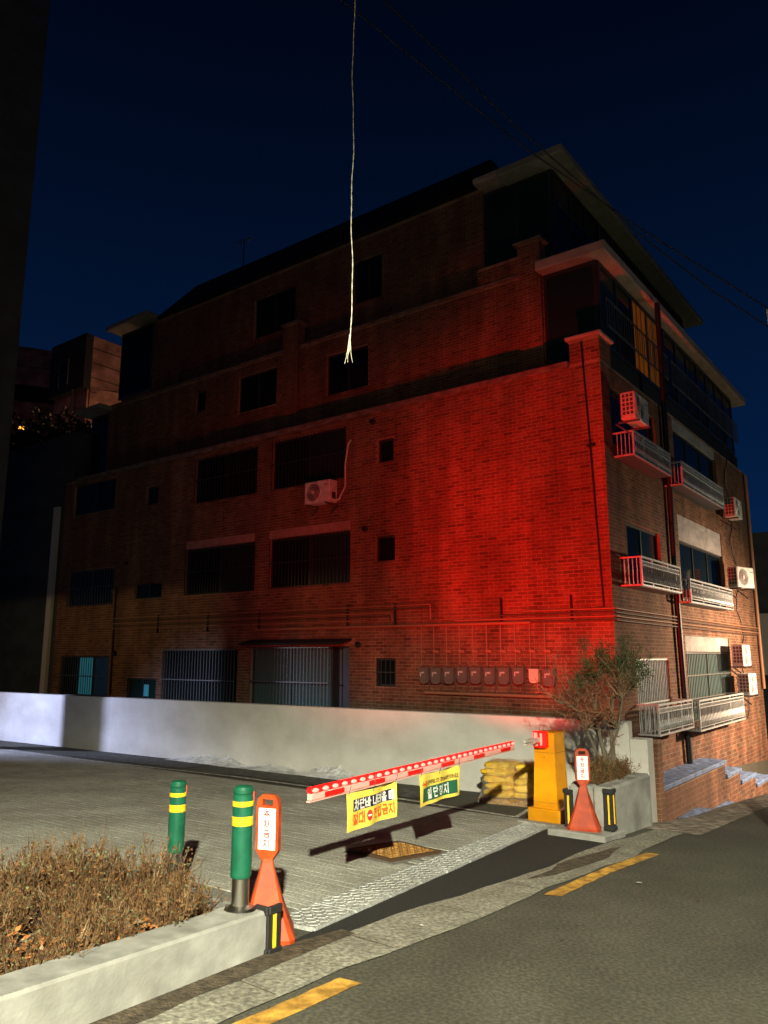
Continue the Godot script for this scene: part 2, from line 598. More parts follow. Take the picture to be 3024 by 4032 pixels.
func pv(a: Array) -> PackedVector2Array:
	var p := PackedVector2Array()
	for i in range(0, a.size(), 2):
		p.append(Vector2(a[i], a[i + 1]))
	return p

func drain_x(z: float) -> float:
	return lerpf(0.78, 1.5, (z - 4.94) / 4.91)

func ground() -> void:
	structure("ground", grid([-90.0, -40.0, -20.0, -10.0, -5.0, -2.0] + steps(0.0, 4.0, 0.25) + [6.0, 10.0, 20.0, 40.0, 90.0], [-90.0, -50.0, -30.0] + steps(-22.0, 6.0, 0.5) + [8.0, 12.0, 16.0, 30.0, 50.0], 0.0), M.asphalt)
	# concrete gutter between road and lot
	var edge := []
	for k in 34:
		var z := 16.0 - k * 0.36
		edge.append_array([2.25 + 0.03 * sin(z * 2.3) + rng.randf_range(-0.025, 0.025), z])
	for k in 34:
		var z := 4.12 + k * 0.36
		edge.append_array([1.86 + 0.035 * sin(z * 1.9) + rng.randf_range(-0.02, 0.02), z])
	structure("gutter", sheet(pv(edge), 0.010), M.gutter)
	for k in 9:
		var z := 4.9 + k * 0.97
		structure("gutter_joint", sheet(pv([1.9, z, 2.22, z + 0.01, 2.22, z + 0.018, 1.9, z + 0.008]), 0.0125), M.dirt)
	structure("dirt_strip", sheet(pv([2.1, 15.5, 2.2, 15.5, 2.06, 12.5, 2.02, 11.6, 1.98, 11.0, 1.93, 10.3, 1.9, 9.7, 1.78, 9.7, 1.74, 10.4]), 0.014, 0.02), M.dirt)
	structure("dirt_strip", sheet(pv([1.98, 7.6, 2.10, 7.3, 2.12, 6.2, 2.05, 5.6, 1.95, 5.7, 1.93, 6.6]), 0.014, 0.03), M.dirt)
	structure("asphalt_strip", sheet(pv([1.71, 10.15, 1.90, 10.15, 1.87, 8.4, 1.88, 7.0, 1.85, 5.1, 0.98, 5.1, 1.31, 7.4]), 0.006, 0.010), M.fresh_asphalt)
	structure("side_path", grid(steps(0.3, 2.4, 0.15), steps(-16.0, 4.1, 0.3), 0.008), M.path)
	# the lot: bedding, then pavers
	structure("lot", sheet(pv([-19.0, 4.62, 0.56, 4.62, 1.33, 9.75, 0.3, 9.75, 0.3, 17.0, -19.0, 17.0]), 0.003), M.paver_bed)
	pavers()
	structure("parking_bays", sheet(pv([-19.0, 2.3, 0.5, 2.3, 0.5, 4.45, -3.4, 4.42, -19.0, 5.0]), 0.004), M.dark_asphalt)
	for q in [[-2.43, 3.25, -1.3, 3.15, -1.15, 4.05, -1.95, 4.2], [-5.9, 3.3, -3.5, 3.25, -3.2, 4.12, -5.7, 4.1], [-10.2, 3.4, -6.9, 3.3, -6.6, 4.2, -9.9, 4.5]]:
		structure("parking_bay", sheet(pv(q), 0.009), M.bay_slab)
	structure("edge_line", sheet(pv([-19.0, 5.30, -8.4, 4.72, -5.1, 4.38, -1.6, 4.42, 0.3, 4.62, 0.34, 4.54, -1.6, 4.31, -5.1, 4.30, -8.4, 4.64, -19.0, 5.22]), 0.012), M.white_line)
	structure("edge_line", sheet(pv([0.30, 4.60, 0.36, 4.60, 0.10, 3.6, 0.03, 3.6]), 0.013), M.white_line)
	# painted dashes along the gutter
	structure("yellow_dash", sheet(pv([2.29, 10.33, 2.42, 10.31, 2.44, 11.4, 2.46, 12.4, 2.33, 12.4, 2.31, 11.3]), 0.005, 0.006, 0.1), M.yellow_line)
	structure("yellow_dash", sheet(pv([2.29, 7.94, 2.41, 7.88, 2.38, 6.8, 2.42, 5.6, 2.30, 5.62, 2.26, 6.74]), 0.005, 0.006, 0.1), M.yellow_line)
	# drain with cast covers
	var d := thing("trench_drain", "pale studded drain covers in a line across the lot entrance, beside the dark asphalt strip", "drain", Vector3.ZERO)
	d.transform = W
	var cover := MB.new()
	cover.box(Vector3(0, -0.01, 0), Vector3(0.34, 0.04, 0.485), Basis.IDENTITY, 0.006)
	for i in 6:
		for j in 8:
			var s := 1.0 if (i + j) % 2 else -1.0
			cover.box(Vector3(-0.13 + i * 0.052, 0.0115, -0.2 + j * 0.057), Vector3(0.014, 0.008, 0.05), Basis(Vector3.UP, s * 0.8))
	var cm := cover.mesh()
	var lean := atan(0.0613)
	for k in 10:
		var z := 9.62 - k * 0.497
		var x := drain_x(z)
		part("drain_cover", cm, M.drain, d, Transform3D(Basis(Vector3.UP, atan2(0.72, 4.91)) * Basis(Vector3.RIGHT, -lean), Vector3(x, gy(x, z) + 0.012, z)))
	# rusty service cover in the lot
	var c := thing("service_cover", "rusty square iron cover set in the pavers below the barrier arm", "manhole cover", Vector3(0.565, gy(0.565, 7.48), 7.48), -0.14)
	var slope := Basis(Vector3.RIGHT, -lean)
	var f := MB.new()
	for q in [[0, -0.325, 0.56, 0.03], [0, 0.325, 0.56, 0.03], [-0.265, 0, 0.03, 0.62], [0.265, 0, 0.03, 0.62]]:
		f.box(slope * Vector3(q[0], 0.016, q[1]), Vector3(q[2], 0.03, q[3]), slope)
	part("frame", f, M.rust_dark, c)
	var p := MB.new()
	p.box(slope * Vector3(0, 0.012, 0), Vector3(0.50, 0.03, 0.62), slope, 0.004)
	for i in 9:
		for j in 12:
			p.box(slope * Vector3(-0.21 + i * 0.052, 0.029, -0.275 + j * 0.05), Vector3(0.036, 0.008, 0.014), slope * Basis(Vector3.UP, 0.7 if (i + j) % 2 else -0.7))
	part("plate", p, M.rust, c)

func pavers() -> void:
	var lot: Node3D = get_node("lot")
	var px := 0.2
	var pz := 0.1
	var b := MB.new()
	b.box(Vector3.ZERO, Vector3(px - 0.003, 0.05, pz - 0.003), Basis.IDENTITY, 0.0015)
	var m := b.mesh()
	var lean := Basis(Vector3.RIGHT, -atan(0.0613))
	var all := []
	for j in 124:
		var z := 4.70 + j * pz
		for i in 92:
			var x := 1.4 - i * px + (px / 2 if j % 2 else 0.0)
			var lim := drain_x(z) - 0.185 if z < 9.7 else 0.2
			var keep := 1.0
			if x + px / 2 > lim:
				keep = (lim - (x - px / 2)) / px
				if keep < 0.15 or z > 9.7:
					continue
				x = lim - px * keep / 2
			if z > 9.6 and x > 0.1:
				continue
			if absf(x - 0.565) < 0.36 and absf(z - 7.48) < 0.42:
				continue
			var v := 0.57 + rng.randf_range(-0.03, 0.03) - (0.05 if rng.randf() < 0.06 else 0.0)
			var t := Transform3D(lean * Basis(Vector3.UP, rng.randf_range(-0.012, 0.012)) * Basis(Vector3.BACK, rng.randf_range(-0.003, 0.003)) * Basis.from_scale(Vector3(keep, 1, 1)), Vector3(x, gy(x, z) - 0.014 + rng.randf_range(-0.0012, 0.0012), z))
			all.append([Vector2(x - 2.2, z - 10.0).length() + (100.0 if z > 9.4 else 0.0), t, Color(v, v, v * 0.88)])
	all.sort_custom(func(a, c): return a[0] < c[0])
	var mats := []
	for k in 4:
		var v := 0.545 + k * 0.017
		mats.append(mat("paver_%d" % k, lin(v, v, v * 0.88), 0.88, M.paver.albedo_texture, 1.3, M.paver.heightmap_texture, 0.15))
		detail(mats[-1], M.paver.detail_albedo, M.paver.uv2_scale)
	for k in 300:
		part("paver", m, mats[rng.randi() % 4], lot, all[k][1])
	scatter("paver_field", m, M.paver, all.slice(300), lot)

func scatter(called: String, m: Mesh, mt: Material, list: Array, parent: Node3D) -> MultiMeshInstance3D:
	var mm := MultiMesh.new()
	mm.transform_format = MultiMesh.TRANSFORM_3D
	mm.use_colors = true
	mm.mesh = m
	mm.instance_count = list.size()
	for k in list.size():
		mm.set_instance_transform(k, list[k][1])
		mm.set_instance_color(k, list[k][2])
	var o := MultiMeshInstance3D.new()
	o.name = called
	o.multimesh = mm
	o.material_override = mt
	o.set_meta("kind", "stuff")
	parent.add_child(o, true)
	return o

func lot_wall() -> void:
	var w := thing("concrete_wall", "long low pale plastered wall between the lot and the brick building", "wall", Vector3.ZERO)
	w.transform = W
	var dir := Vector3(-15.82, 0, 1.02).normalized()
	var bs := Basis(-dir, Vector3.UP, Vector3(dir.z, 0, -dir.x) * -1.0)
	if bs.z.z < 0:
		bs.z = -bs.z
	var b := MB.new()
	var s := Vector3(1.045, 0, 2.46)
	b.box(s + dir * 11.0 + Vector3(0, -1.75, 0) - bs.z * 0.1, Vector3(22.0, 1.6, 0.2), bs, 0.012)
	part("wall", b, M.plaster, w)
	b = MB.new()
	b.box(s - dir * 0.128 + Vector3(0, -1.99, 0) - bs.z * 0.16, Vector3(0.25, 1.6, 0.32), bs, 0.01)
	part("low_end", b, M.plaster, w)

# ---------------------------------------------------------------- the building
var brick_list := []
var brick_mesh: ArrayMesh

func wall(bl: Node3D, T: Transform3D, u0: float, u1: float, h0: float, h1: float, holes: Array, deep := 0.14) -> void:
	var us := [u0, u1]
	var hs := [h0, h1]
	for r in holes:
		us.append_array([clampf(r[0], u0, u1), clampf(r[1], u0, u1)])
		hs.append_array([clampf(r[2], h0, h1), clampf(r[3], h0, h1)])
	us.sort()
	hs.sort()
	var b := MB.new()
	for i in us.size() - 1:
		for j in hs.size() - 1:
			if us[i + 1] - us[i] < 1e-4 or hs[j + 1] - hs[j] < 1e-4:
				continue
			var cu: float = (us[i] + us[i + 1]) / 2
			var ch: float = (hs[j] + hs[j + 1]) / 2
			if holes.any(func(r): return cu > r[0] and cu < r[1] and ch > r[2] and ch < r[3]):
				continue
			b.quad(T * Vector3(us[i], hs[j], 0), T * Vector3(us[i + 1], hs[j], 0), T * Vector3(us[i + 1], hs[j + 1], 0), T * Vector3(us[i], hs[j + 1], 0))
	for r in holes:
		var p := func(u: float, h: float, z: float) -> Vector3: return T * Vector3(u, h, z)
		b.quad(p.call(r[0], r[2], 0), p.call(r[0], r[3], 0), p.call(r[0], r[3], -deep), p.call(r[0], r[2], -deep))
		b.quad(p.call(r[1], r[2], -deep), p.call(r[1], r[3], -deep), p.call(r[1], r[3], 0), p.call(r[1], r[2], 0))
		b.quad(p.call(r[0], r[3], 0), p.call(r[1], r[3], 0), p.call(r[1], r[3], -deep), p.call(r[0], r[3], -deep))
		b.quad(p.call(r[0], r[2], -deep), p.call(r[1], r[2], -deep), p.call(r[1], r[2], 0), p.call(r[0], r[2], 0))
	part("wall", b, M.mortar, bl)

func bricks(T: Transform3D, u0: float, u1: float, h0: float, h1: float, holes: Array, bw := 0.213, bh := 0.071, list = null) -> void:
	if list == null:
		list = brick_list
	var j := 0
	var h := h0
	while h + bh <= h1 + 0.001:
		var u := u0 - (bw / 2 if j % 2 else 0.0)
		while u < u1:
			var cuts := [[maxf(u, u0), minf(u + bw, u1)]]
			for r in holes:
				if h + bh * 0.5 < r[2] or h + bh * 0.5 > r[3]:
					continue
				var next := []
				for c in cuts:
					if c[1] <= r[0] or c[0] >= r[1]:
						next.append(c)
						continue
					if c[0] < r[0]:
						next.append([c[0], r[0]])
					if c[1] > r[1]:
						next.append([r[1], c[1]])
				cuts = next
			for c in cuts:
				var len: float = c[1] - c[0] - 0.011
				if len < 0.03:
					continue
				var t := T * Transform3D(Basis.from_scale(Vector3(len, bh - 0.0115, 1.0)), Vector3((c[0] + c[1]) / 2, h + bh / 2, rng.randf_range(-0.0015, 0.002)))
				var v := 1.0 + rng.randf_range(-0.24, 0.22)
				if rng.randf() < 0.15:
					v *= 0.7
				var w := rng.randf_range(-0.03, 0.03)
				list.append([t.origin.distance_to(Vector3(3.0, -0.3, 8.0)), t, Color(0.34 * v, (0.150 + w) * v, (0.078 + w * 0.6) * v)])
			u += bw
		h += bh
		j += 1

func window(bl: Node3D, T: Transform3D, u0: float, u1: float, h0: float, h1: float, o := {}) -> MeshInstance3D:
	# a framed window set 0.1 m back, its panes, and bars in front when asked for
	var deep: float = o.get("deep", 0.10)
	var b := MB.new()
	var fw: float = o.get("fw", 0.05)
	var n: int = o.get("sashes", 2)
	for q in [[(u0 + u1) / 2, h0 + fw / 2, u1 - u0, fw], [(u0 + u1) / 2, h1 - fw / 2, u1 - u0, fw]]:
		b.box(T * Vector3(q[0], q[1], -deep), T.basis * Vector3(q[2], q[3], 0.06).abs() if false else Vector3(q[2], q[3], 0.06), T.basis)
	for k in n + 1:
		b.box(T * Vector3(lerpf(u0 + fw / 2, u1 - fw / 2, float(k) / n), (h0 + h1) / 2, -deep), Vector3(fw, h1 - h0 - fw * 2, 0.056), T.basis)
	var w := part("window", b, M.frame, bl)
	for k in n:
		var p := MB.new()
		var a := lerpf(u0 + fw / 2, u1 - fw / 2, float(k) / n) + fw / 2
		var c := lerpf(u0 + fw / 2, u1 - fw / 2, float(k + 1) / n) - fw / 2
		var ms: Array = o.get("panes", [M.glass])
		p.box(T * Vector3((a + c) / 2, (h0 + h1) / 2, -deep - 0.005), Vector3(c - a, h1 - h0 - fw * 2, 0.012), T.basis)
		part("pane", p, ms[k % ms.size()], w)
	if o.has("bars"):
		var g := MB.new()
		var z: float = o.get("bar_z", 0.03)
		var k: int = int((u1 - u0) / float(o.bars))
		for i in k + 1:
			g.box(T * Vector3(lerpf(u0 + 0.03, u1 - 0.03, float(i) / k), (h0 + h1) / 2, z), Vector3(0.016, h1 - h0, 0.016), T.basis)
		for h in o.get("cross", [0.5]):
			g.box(T * Vector3((u0 + u1) / 2, lerpf(h0, h1, h), z + 0.016), Vector3(u1 - u0, 0.028, 0.014), T.basis)
		part("grille", g, o.get("bar_mat", M.bar_dark), w)
	return w

func balcony(bl: Node3D, T: Transform3D, u0: float, u1: float, h0: float, h1: float, out: float) -> void:
	# an ornate metal window guard: two panels of balusters between rails, and its two side returns
	var b := MB.new()
	b.box(T * Vector3((u0 + u1) / 2, h1, out), Vector3(u1 - u0 + 0.04, 0.035, 0.04), T.basis)
	b.box(T * Vector3((u0 + u1) / 2, h0, out), Vector3(u1 - u0 + 0.04, 0.03, 0.04), T.basis)
	b.box(T * Vector3((u0 + u1) / 2, h0 + 0.07, out), Vector3(u1 - u0, 0.018, 0.02), T.basis)
	b.box(T * Vector3((u0 + u1) / 2, h1 - 0.07, out), Vector3(u1 - u0, 0.018, 0.02), T.basis)
	b.box(T * Vector3((u0 + u1) / 2, h1 - 0.15, out), Vector3(u1 - u0, 0.018, 0.02), T.basis)
	for u in [u0, u1]:
		b.box(T * Vector3(u, h1, out / 2), Vector3(0.03, 0.03, out), T.basis)
		b.box(T * Vector3(u, h0, out / 2), Vector3(0.03, 0.03, out), T.basis)
		b.box(T * Vector3(u, (h0 + h1) / 2, out), Vector3(0.035, h1 - h0, 0.035), T.basis)
		for k in 4:
			b.box(T * Vector3(u, (h0 + h1) / 2, out * (0.2 + 0.2 * k)), Vector3(0.014, h1 - h0, 0.014), T.basis)
	for f in [0.28, 0.68]:
		b.box(T * Vector3(lerpf(u0, u1, f), (h0 + h1) / 2, out - 0.012), Vector3(0.05, h1 - h0, 0.02), T.basis)
	var r := part("balcony", b, M.rail, bl)
	var fl := MB.new()
	fl.box(T * Vector3((u0 + u1) / 2, h0 - 0.016, out / 2), Vector3(u1 - u0, 0.012, out - 0.05), T.basis)
	part("floor_plate", fl, M.bar_dark, r)
	var p := MB.new()
	var hh := h1 - h0 - 0.22
	p.lathe([Vector2(0.012, 0), Vector2(0.03, 0.03), Vector2(0.034, hh * 0.28), Vector2(0.014, hh * 0.6), Vector2(0.016, hh * 0.94), Vector2(0.028, hh)], 5)
	var pm := p.mesh()
	var k := int((u1 - u0) / 0.115)
	for i in k:
		part("baluster", pm, M.rail, r, Transform3D(Basis.IDENTITY, T * Vector3(lerpf(u0 + 0.06, u1 - 0.06, float(i) / (k - 1)), h0 + 0.07, out)))
	var s := MB.new()
	for i in k:
		var c := T * Vector3(lerpf(u0 + 0.06, u1 - 0.06, float(i) / (k - 1)), h1 - 0.11, out)
		for a in 8:
			var d0 := T.basis * Vector3(cos(TAU * a / 8), sin(TAU * a / 8), 0)
			s.box(c + d0 * 0.033, Vector3(0.012, 0.027, 0.012), T.basis * Basis(Vector3.BACK, TAU * a / 8))
	part("scroll_band", s, M.rail, r)

func glazing(bl: Node3D, T: Transform3D, u0: float, u1: float, h0: float, h1: float, n: int, panes: Array) -> void:
	window(bl, T, u0, u1, h0, h1, {"deep": 0.0, "fw": 0.09, "sashes": n, "panes": panes})

func apartment_building() -> void:
	var bl := thing("brick_apartment_building", "stepped five-storey brick apartment building washed in red light behind the lot wall", "building", Vector3.ZERO)
	bl.transform = W
	var bm := MB.new()
	var q := [Vector3(-0.5, -0.5, 0.0045), Vector3(0.5, -0.5, 0.0045), Vector3(0.5, 0.5, 0.0045), Vector3(-0.5, 0.5, 0.0045)]
	bm.quad(q[0], q[1], q[2], q[3])
	for i in 4:
		var a: Vector3 = q[i]
		var c: Vector3 = q[(i + 1) % 4]
		bm.quad(a + Vector3.BACK * -0.012, c + Vector3.BACK * -0.012, c, a)
	brick_mesh = bm.mesh()
	var F := func(n: float) -> Transform3D: return Transform3D(Basis.IDENTITY, Vector3(0, 0, n))
	var R := func(m: float) -> Transform3D: return Transform3D(Basis(Vector3(0, 0, -1), Vector3.UP, Vector3(1, 0, 0)), Vector3(m, 0, 0))
	# dark inner bodies behind the walls
	var core := MB.new()
	core.box(Vector3(-9.2, 1.2, -6.0), Vector3(18.0, 8.6, 11.6))
	core.box(Vector3(-9.0, 7.0, -6.5), Vector3(17.0, 2.6, 10.6))
	core.box(Vector3(-9.6, 9.9, -7.3), Vector3(15.2, 3.0, 9.4))
	part("inner_body", core, M.frame, bl)

	# --- dark facade, floors one to three (u = x, to the left negative)
	var f3 := [[-8.77, -6.31, 4.12, 5.40], [-11.80, -9.32, 4.12, 5.40], [-5.37, -4.90, 4.32, 4.88], [-17.86, -15.6, 4.42, 5.42], [-14.0, -13.44, 4.33, 4.89]]
	var f2 := [[-8.78, -6.15, 1.60, 2.85], [-12.05, -9.30, 1.58, 2.85], [-5.42, -4.87, 2.03, 2.63], [-17.84, -15.38, 1.48, 2.6], [-14.31, -13.05, 1.57, 2.02]]
	var f1 := [[-9.34, -6.15, -1.55, 0.18], [-12.83, -9.83, -1.55, 0.14], [-5.42, -4.86, -0.69, -0.08], [-17.93, -15.37, -1.25, -0.05], [-14.42, -13.08, -1.5, -0.66]]
	var T: Transform3D = F.call(0.0)
	var holes := f3 + f2 + f1
	wall(bl, T, -18.4, 0.0, -3.4, 5.6, holes)
	bricks(T, -18.4, 0.0, -2.2, 5.55, holes + [[-8.8, -6.15, 2.85, 3.08], [-12.05, -9.32, 2.85, 3.08], [-9.4, -6.0, 0.18, 0.34]])
	window(bl, T, -8.77, -6.31, 4.12, 5.40, {"bars": 0.12, "bar_mat": M.frame, "panes": [M.glass, M.glass_teal]})
	window(bl, T, -11.80, -9.32, 4.12, 5.40, {"bars": 0.12, "bar_mat": M.frame})
	window(bl, T, -5.37, -4.90, 4.32, 4.88, {"sashes": 1})
	window(bl, T, -17.86, -15.6, 4.42, 5.42, {})
	window(bl, T, -14.0, -13.44, 4.33, 4.89, {"sashes": 1})
	window(bl, T, -8.78, -6.15, 1.60, 2.85, {"bars": 0.11, "bar_mat": M.frame, "panes": [M.glass, M.glass_teal]})
	window(bl, T, -12.05, -9.30, 1.58, 2.85, {"bars": 0.11, "bar_mat": M.frame, "panes": [M.glass, M.glass_teal]})
	window(bl, T, -5.42, -4.87, 2.03, 2.63, {"sashes": 1})
	window(bl, T, -17.84, -15.38, 1.48, 2.6, {"bars": 0.14})
	window(bl, T, -14.31, -13.05, 1.57, 2.02, {})
	window(bl, T, -9.34, -6.72, -1.55, 0.18, {"bars": 0.105, "bar_mat": M.bar, "cross": [0.02, 0.52, 0.985], "bar_z": 0.05, "sashes": 2, "panes": [M.curtain]})
	window(bl, T, -12.83, -9.86, -1.55, 0.14, {"bars": 0.115, "bar_mat": M.bar, "cross": [0.02, 0.52, 0.985], "bar_z": 0.05})
	window(bl, T, -5.42, -4.86, -0.69, -0.08, {"sashes": 1, "bars": 0.12, "bar_mat": M.frame, "bar_z": -0.02})
	window(bl, T, -17.93, -15.37, -1.25, -0.05, {"sashes": 3, "panes": [M.glass, M.window_cyan, M.window_blue], "bars": 0.12, "cross": [0.5]})
	window(bl, T, -14.42, -13.08, -1.5, -0.66, {"panes": [M.glass_teal]})
	var lit := MB.new()
	lit.box(Vector3(-13.62, -1.0, -0.085), Vector3(0.22, 0.32, 0.01))
	part("lit_window", lit, M.window_cyan, bl)
	for g in [[-8.8, -6.15], [-12.05, -9.32]]:
		var l := MB.new()
		l.box(Vector3((g[0] + g[1]) / 2, 2.97, 0.0), Vector3(g[1] - g[0] - 0.02, 0.21, 0.03), Basis.IDENTITY, 0.005)
		part("lintel", l, M.lintel, bl)
	var cn := MB.new()
	cn.box(Vector3(-7.74, 0.29, 0.17), Vector3(3.3, 0.05, 0.42), Basis(Vector3.RIGHT, 0.25))
	part("canopy", cn, M.roof, bl)
	# narrow projecting pier between the window columns
	var ledge := MB.new()
	ledge.box(Vector3(-9.17, 5.60, -0.05), Vector3(17.1, 0.125, 0.32), Basis.IDENTITY, 0.015)
	part("ledge", ledge, M.ledge_paint, bl)
	# corner pillar rising over the ledge
	var cp := MB.new()
	cp.box(Vector3(-0.3, 5.84, -0.3), Vector3(0.6, 0.5, 0.6))
	part("pillar", cp, M.mortar, bl)
	bricks(F.call(0.0), -0.6, 0.0, 5.6, 6.08, [])
	bricks(R.call(0.0), 0.0, 0.6, 5.6, 6.08, [])
	var cap := MB.new()
	cap.box(Vector3(-0.31, 6.13, -0.31), Vector3(0.74, 0.07, 0.74), Basis.IDENTITY, 0.015)
	part("pillar_cap", cap, M.slab_paint, bl)

	# --- fourth floor, set back
	var h4 := [[-7.75, -6.35, 6.68, 7.80], [-11.15, -9.60, 6.85, 7.95], [-13.05, -12.6, 7.25, 7.9]]
	T = F.call(-0.9)
	wall(bl, T, -17.6, -1.5, 5.6, 8.3, h4)
	bricks(T, -17.6, -1.5, 5.68, 8.28, h4)
	for r in h4:
		window(bl, T, r[0], r[1], r[2], r[3], {"sashes": 1 if r[1] - r[0] < 0.6 else 2})
	var p4 := MB.new()
	p4.box(Vector3(-9.5, 8.325, -0.97), Vector3(15.9, 0.06, 0.26), Basis.IDENTITY, 0.012)
	part("ledge", p4, M.ledge_paint, bl)
	var pr := MB.new()
	pr.box(Vector3(-2.6, 8.55, -1.02), Vector3(1.05, 0.5, 0.24))
	part("parapet", pr, M.mortar, bl)
	bricks(F.call(-0.9), -3.12, -2.08, 8.3, 8.78, [])
	for u in [-1.78, -9.0]:
		var pp := MB.new()
		pp.box(Vector3(u, 7.3, -0.93), Vector3(0.52, 3.36, 0.3))
		part("pier", pp, M.mortar, bl)
		bricks(F.call(-0.78), u - 0.26, u + 0.26, 5.68, 8.95, [])
		bricks(Transform3D(Basis(Vector3(0, 0, -1), Vector3.UP, Vector3(1, 0, 0)), Vector3(u + 0.26, 0, 0)), 0.79, 1.05, 5.68, 8.95, [])
		var pc := MB.new()
		pc.box(Vector3(u, 9.01, -0.93), Vector3(0.68, 0.06, 0.44), Basis.IDENTITY, 0.012)
		part("pier_cap", pc, M.ledge_paint, bl)
	# enclosed balconies round the right corner
	var sl := MB.new()
	sl.box(Vector3(-0.78, 8.27, -6.9), Vector3(1.56, 0.24, 12.6), Basis.IDENTITY, 0.03)
	part("eave_slab", sl, M.slab_paint, bl)
	glazing(bl, F.call(-0.92), -1.5, -0.3, 5.9, 8.14, 1, [M.glass_teal])
	T = R.call(-0.3)
	var names := []
	for k in 13:
		names.append(M.glass_teal if k % 3 == 0 else M.glass)
	names[1] = M.window_warm
	names[2] = M.window_warm
	window(bl, T, 0.92, 5.0, 6.3, 8.14, {"deep": 0.0, "fw": 0.09, "sashes": 4, "panes": [M.glass_teal, M.glass, M.window_warm, M.window_dim]})
	window(bl, T, 5.25, 12.3, 6.3, 8.14, {"deep": 0.0, "fw": 0.09, "sashes": 7, "panes": [M.glass, M.glass_teal, M.glass]})
	for g in [[0.95, 5.0], [5.3, 12.2]]:
		var r := MB.new()
		r.box(T * Vector3((g[0] + g[1]) / 2, 7.25, 0.16), Vector3(g[1] - g[0], 0.03, 0.03), T.basis)
		r.box(T * Vector3((g[0] + g[1]) / 2, 6.66, 0.16), Vector3(g[1] - g[0], 0.03, 0.03), T.basis)
		var k := int((g[1] - g[0]) / 0.14)
		for i in k + 1:
			r.box(T * Vector3(lerpf(g[0], g[1], float(i) / k), 6.95, 0.16), Vector3(0.016, 0.6, 0.016), T.basis)
		part("railing", r, M.bar_dark, bl)
	for g in [[2.93, 3.86, 12], [3.95, 4.9, 9]]:
		for i in g[2]:
			var cl := MB.new()
			var u := lerpf(g[0] + 0.05, g[1] - 0.03, i / float(g[2] - 1))
			cl.box(T * Vector3(u, 7.2, 0.012), Vector3(0.022 if i % 4 else 0.06, 1.66, 0.006), T.basis)
			part("curtain_fold", cl, M.curtain_warm, bl)
	var fa := MB.new()
	fa.box(Vector3(-0.5, 5.93, -6.6), Vector3(0.44, 0.66, 11.9))
	part("fascia", fa, M.roof, bl)

	# --- fifth floor, set back again
	var h5 := [[-7.6, -6.6, 9.55, 10.82], [-11.55, -9.8, 9.55, 10.85]]
	T = F.call(-1.8)
	wall(bl, T, -16.6, -3.42, 8.2, 11.5, h5)
	bricks(T, -16.6, -3.42, 8.35, 11.45, h5)
	for r in h5:
		window(bl, T, r[0], r[1], r[2], r[3], {})
	glazing(bl, F.call(-1.82), -3.42, -1.6, 9.0, 11.3, 2, [M.glass_teal])
	T = R.call(-1.6)
	window(bl, T, 1.85, 12.3, 9.2, 11.3, {"deep": 0.0, "fw": 0.09, "sashes": 11, "panes": [M.glass_teal, M.glass, M.glass]})
	var r5 := MB.new()
	r5.box(T * Vector3(6.9, 10.35, 0.14), Vector3(10.0, 0.03, 0.03), T.basis)
	part("railing", r5, M.bar_dark, bl)
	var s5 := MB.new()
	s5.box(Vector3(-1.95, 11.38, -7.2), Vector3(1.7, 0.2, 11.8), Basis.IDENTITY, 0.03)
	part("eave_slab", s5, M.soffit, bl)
	var s6 := MB.new()
	s6.box(Vector3(-2.58, 11.52, -1.75), Vector3(1.9, 0.16, 0.62), Basis.IDENTITY, 0.03)
	part("eave_slab", s6, M.slab_paint, bl)
	# steep dark roof
	var rf := MB.new()
	var e0 := [Vector3(-16.3, 11.5, -1.62), Vector3(-3.45, 11.5, -1.62), Vector3(-3.45, 11.5, -11.5), Vector3(-16.3, 11.5, -11.5)]
	var e1 := [Vector3(-15.3, 12.75, -2.5), Vector3(-3.55, 12.75, -2.5), Vector3(-3.55, 12.75, -10.5), Vector3(-15.3, 12.75, -10.5)]
	for i in 4:
		rf.quad(e0[i], e0[(i + 1) % 4], e1[(i + 1) % 4], e1[i])
	rf.quad(e1[0], e1[1], e1[2], e1[3])
	rf.quad(e0[3], e0[2], e0[1], e0[0])
	part("roof", rf, M.roof, bl)
	# enclosed balconies at the far left end
	for g in [[-18.6, -17.6, 5.9, 8.1, -0.92, 8.25], [-18.5, -16.6, 9.0, 11.5, -1.82, 11.66]]:
		glazing(bl, F.call(g[4]), g[0], g[1], g[2], g[3], 1, [M.glass])
		var bx := MB.new()
		bx.box(Vector3((g[0] + g[1]) / 2, (g[2] + g[3]) / 2, g[4] - 3.1), Vector3(g[1] - g[0], g[3] - g[2], 6.0))
		part("side_wall", bx, M.frame, bl)
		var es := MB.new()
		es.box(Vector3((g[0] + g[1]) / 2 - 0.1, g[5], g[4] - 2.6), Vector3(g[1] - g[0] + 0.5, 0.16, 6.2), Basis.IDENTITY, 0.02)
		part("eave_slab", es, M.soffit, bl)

	# --- lit side facade (u = distance from the corner)
	T = R.call(0.0)
	var hr := [[1.05, 3.05, -1.5, -0.08], [4.35, 8.3, -1.5, 0.42], [0.95, 3.0, 1.3, 2.55], [4.4, 8.35, 1.2, 3.22], [0.45, 3.2, 4.0, 5.2], [4.5, 8.42, 4.0, 6.02 - 0.45]]
	wall(bl, T, 0.0, 12.0, -4.6, 5.6, hr)
	bricks(T, 0.0, 12.0, -1.2, 5.58, hr)
	bricks(T, 0.0, 12.0, -4.6, -1.2, hr, 0.28, 0.097)
	window(bl, T, 1.05, 3.05, -1.5, -0.08, {"bars": 0.10, "bar_mat": M.rail, "cross": [0.02, 0.4, 0.985], "bar_z": -0.04, "panes": [M.curtain]})
